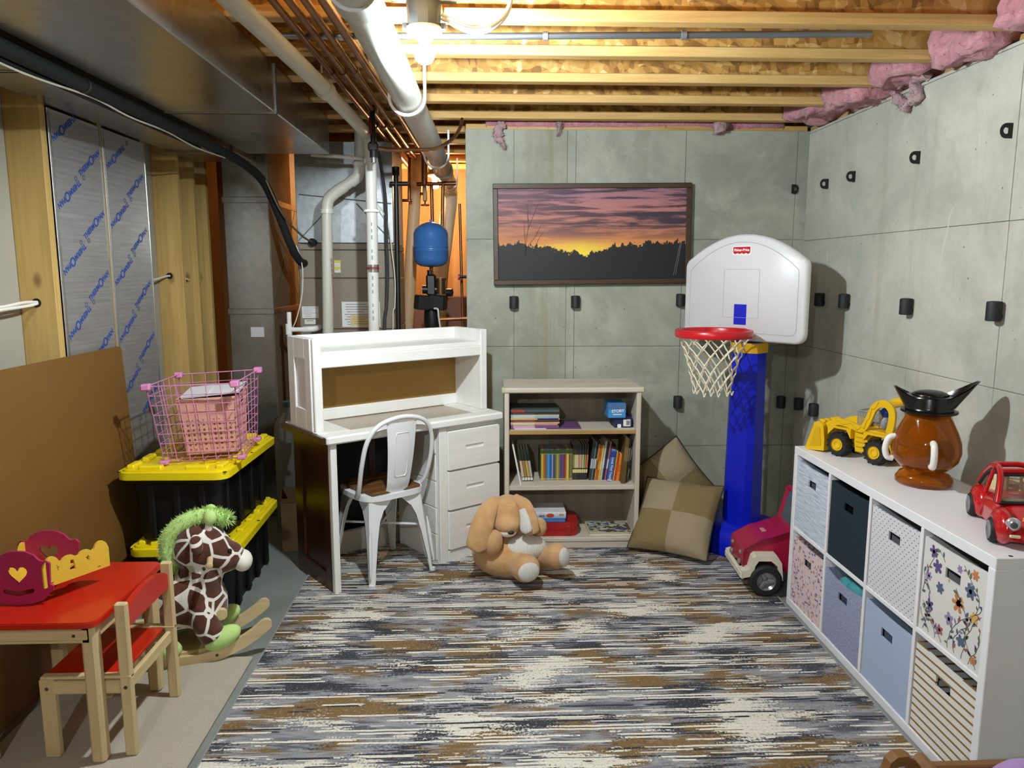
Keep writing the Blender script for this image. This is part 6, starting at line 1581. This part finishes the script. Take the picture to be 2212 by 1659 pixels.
# local +x = front
L2 = .205; W2 = .088
def hullz(x):   # top of lower body
    t_ = x/L2; return .092 + .020*(1-t_*t_) - (.030*max(0, t_-.35)/.65 if t_ > .35 else 0) - (.022*max(0, -t_-.5)/.5)
def hull(u, v):
    x = -L2+2*L2*u; e = max(0.0, 1-abs(x/L2)**3.2)**.5; a = -PI/2*.0 + PI*v
    w = (.070+.018*e)*max(.12, e) if abs(x) > L2*.97 else .070+.018*e
    w = W2*(.35+.65*e); zt_ = .030+(hullz(x)-.030)*(.35+.65*e); c_ = math.cos(a); s_ = math.sin(a)
    return Vector((x, -w*math.copysign(abs(c_)**.55, c_), .028+(zt_-.028)*abs(s_)**.6))
g = G().grid(hull, 36, 18); n0 = len(g.v)
g.b(-L2*.9, L2*.9, -W2*.8, W2*.8, .022, .034, .004)
for u in (0, 1): g.f.append([(j*37+(0 if u == 0 else 36)) for j in range(19)])
body_o = g.build('body_shell', m_car, CA, 60)
for sx, cx_ in ((1, .128), (-1, -.128)):
    for s_ in (-1, 1):
        arch = lambda u, v: Vector((cx_+.066*math.cos(PI*u)*(1), s_*(.070+.030*math.sin(PI*v)**.6), .030+.066*math.sin(PI*u)*(.75+.25*math.sin(PI*v))))
        G().ell((cx_, s_*.074, .052), (.068, .030, .052), None, 24, 14).build('fender', m_car, CA, 80)
        wl = thing('wheel', None, None, (cx_, s_*.092, .037)); wl.parent = CA; Mr = Matrix.Rotation(PI/2, 4, 'X')
        G().lathe([(.026, -.014), (.033, -.014), (.037, -.009), (.037, .009), (.033, .014), (.026, .014)], 26, M=Mr, caps=False).build('tyre', m_tire, wl, 40)
        G().lathe([(0, -.012), (.022, -.012), (.027, -.016), (.027, .016), (.022, .012), (0, .012)], 22, M=Mr).build('hub_cap', m_sil, wl, 30)
# cabin frame
fs_ = [(.085, .104), (.045, .158), (.005, .186), (-.06, .186), (-.115, .150), (-.145, .108)]
for s_ in (-1, 1):
    pp = spline([(x, s_*(.080-.020*max(0, (z-.10))/.09), z) for x, z in fs_], 6); G().tube(pp, .0085, 10).build('roof_rail', m_car, CA, 60)
    G().tube([(-.045, s_*.082, .10), (-.045, s_*.062, .186)], .006, 8).build('door_pillar', m_car, CA)
    ip = spline([(x*.86-.008, s_*(.082-.020*max(0, (z-.10))/.09), .104+(z-.104)*.86) for x, z in fs_], 6); G().tube(ip, .005, 8).build('window_seal', m_trim, CA, 60)
def cross(xz, mt, r, nm, w=.060): G().tube([(xz[0], -w, xz[1]), (xz[0]-.006, 0, xz[1]+.004), (xz[0], w, xz[1])], r, 8).build(nm, mt, CA, 60)
cross((.085, .106), m_trim, .006, 'screen_seal', .076); cross((.012, .184), m_car, .009, 'roof_front', .062); cross((.022, .174), m_trim, .004, 'screen_seal', .062); cross((-.062, .187), m_car, .009, 'roof_rear', .062); cross((-.12, .146), m_car, .010, 'tail_bar', .066)
for s_ in (-1, 1): G().tube([(.083, s_*.074, .108), (.018, s_*.060, .178)], .0045, 8).build('screen_seal', m_trim, CA)
g = G().add([(.083, -.074, .108), (.083, .074, .108), (.018, .060, .178), (.018, -.060, .178), (.081, -.074, .106), (.081, .074, .106), (.016, .060, .176), (.016, -.060, .176)], [(0, 1, 2, 3), (4, 5, 6, 7), (0, 1, 5, 4), (2, 3, 7, 6)]); g.build('windscreen', m_glass, CA)
for s_ in (-1, 1):
    G().b(-.075, -.02, s_*.012, s_*.058, .075, .10, .010).build('seat', m_cream, CA); G().b(-.085, -.068, s_*.014, s_*.056, .09, .158, .008).build('seat_back', m_cream, CA)
G().b(-.15, -.10, -.06, .06, .08, .13, .01).build('rear_seat', m_cream, CA); G().b(.055, .075, -.068, .068, .10, .116, .006).build('dashboard', m_cream, CA)
for s_ in (-1, 1):
    G().ell((.184, s_*.062, .074), (.012, .020, .020)).build('headlamp', M('d5d7da', .15, .6), CA, 80); G().ell((.193, s_*.062, .074), (.006, .010, .010)).build('lamp_lens', M('5c6068', .1, .4), CA, 80)
    G().b(.196, .204, s_*.045, s_*.072, .040, .048, .002).build('fog_lamp', M('d8cfae', .3), CA)
for z_ in (.030, .037): G().b(.196, .2055, -.036, .036, z_, z_+.003, .001).build('grille_bar', M('d9a9a0', .3), CA)
G().lathe([(.006, 0), (.006, .002), (0, .003)], 12, M=Matrix.Translation((.205, 0, .034)) @ Matrix.Rotation(PI/2, 4, 'Y')).build('badge', m_sil, CA)
def bonnet_z(x, y):
    e = max(0.0, 1-abs(x/L2)**3.2)**.5; w = W2*(.35+.65*e); zt_ = .030+(hullz(x)-.030)*(.35+.65*e); c_ = min(1, abs(y)/w)**(1/.55); return .028+(zt_-.028)*(max(0, 1-c_*c_)**.5)**.6
for x_, y_, c_, s_ in ((.150, .052, 'd97a96', .010), (.148, -.020, 'e0b43a', .012), (.168, .014, 'd97a96', .009), (.125, .030, 'c9a03a', .008), (.132, .006, '7a5a86', .008), (.155, -.055, 'd97a96', .010)):
    z_ = bonnet_z(x_, y_); z2 = bonnet_z(x_+.01, y_); sl = math.atan2(z2-z_, .01)
    pts = [(s_*(.62+.38*abs(math.cos(2.5*a)))*math.cos(a), s_*(.62+.38*abs(math.cos(2.5*a)))*math.sin(a)) for a in [2*PI*k/30 for k in range(30)]]
    G().prism(pts, 0, .0012, 'z', Matrix.Translation((x_, y_, z_+.0006)) @ Matrix.Rotation(-sl, 4, 'Y')).build('flower_sticker', M(c_, .4), CA, 0)

# ------------------------------------------------------------ doll bed at the bottom right
m_dbw = wood('doll_bed_oak', '5f3d1c', '8a5f30', 0, 14, .4)
DBd = thing('doll_bed', 'brown wooden doll bed with scrolled arm, cut off by the frame', 'doll bed', (0, 0, .009))
arm_o = [(0, 0), (0, .36), (.006, .385), (.022, .40), (.045, .402), (.062, .392), (.082, .365), (.086, .30), (.086, 0), (.07, 0), (.07, .10), (.016, .10), (.016, 0)]
arm_h = [(.016, .20), (.016, .355), (.024, .375), (.038, .378), (.050, .362), (.070, .33), (.070, .20)]
for x_ in (.930, 1.345):
    o = panel_hole(arm_o, [arm_h], 1.555, 1.585, m_dbw, 'end_scroll', DBd); o.location = (x_, 0, 0)
    G().b(x_+.078, x_+.112, 1.50, 1.60, 0, .388, .012).build('end_post', m_dbw, DBd)
G().b(1.032, 1.335, 1.595, 1.620, .30, .345, .004).build('back_rail', m_dbw, DBd); G().b(1.032, 1.335, 1.405, 1.43, .14, .19, .004).build('front_rail', m_dbw, DBd); G().b(1.032, 1.335, 1.43, 1.595, .16, .175, .003).build('bed_board', m_dbw, DBd)
G().b(1.032, 1.335, 1.60, 1.612, .20, .30, .002).build('back_board', m_dbw, DBd)
chn = G()
for k in range(6): chn.ring((1.045+.001*k, 1.588, .34-.012*k), (1.046+.001*k+(.001 if k % 2 else 0), 1.589+(.0 if k % 2 else .0015), .34-.012*k), .004, .006, 10)
chn.build('chain', M('3a2a1c', .4, .7), DBd)
PWl = thing('doll_pillow', 'lavender pillow lying in the wooden doll bed', 'pillow', (1.225, 1.512, .184))
blob('pillow_body', G().ell((0, 0, .115), (.105, .068, .125)), M('a88bc0', .85, var=.06, bump=.4, bs=300), PWl, .008, 3)
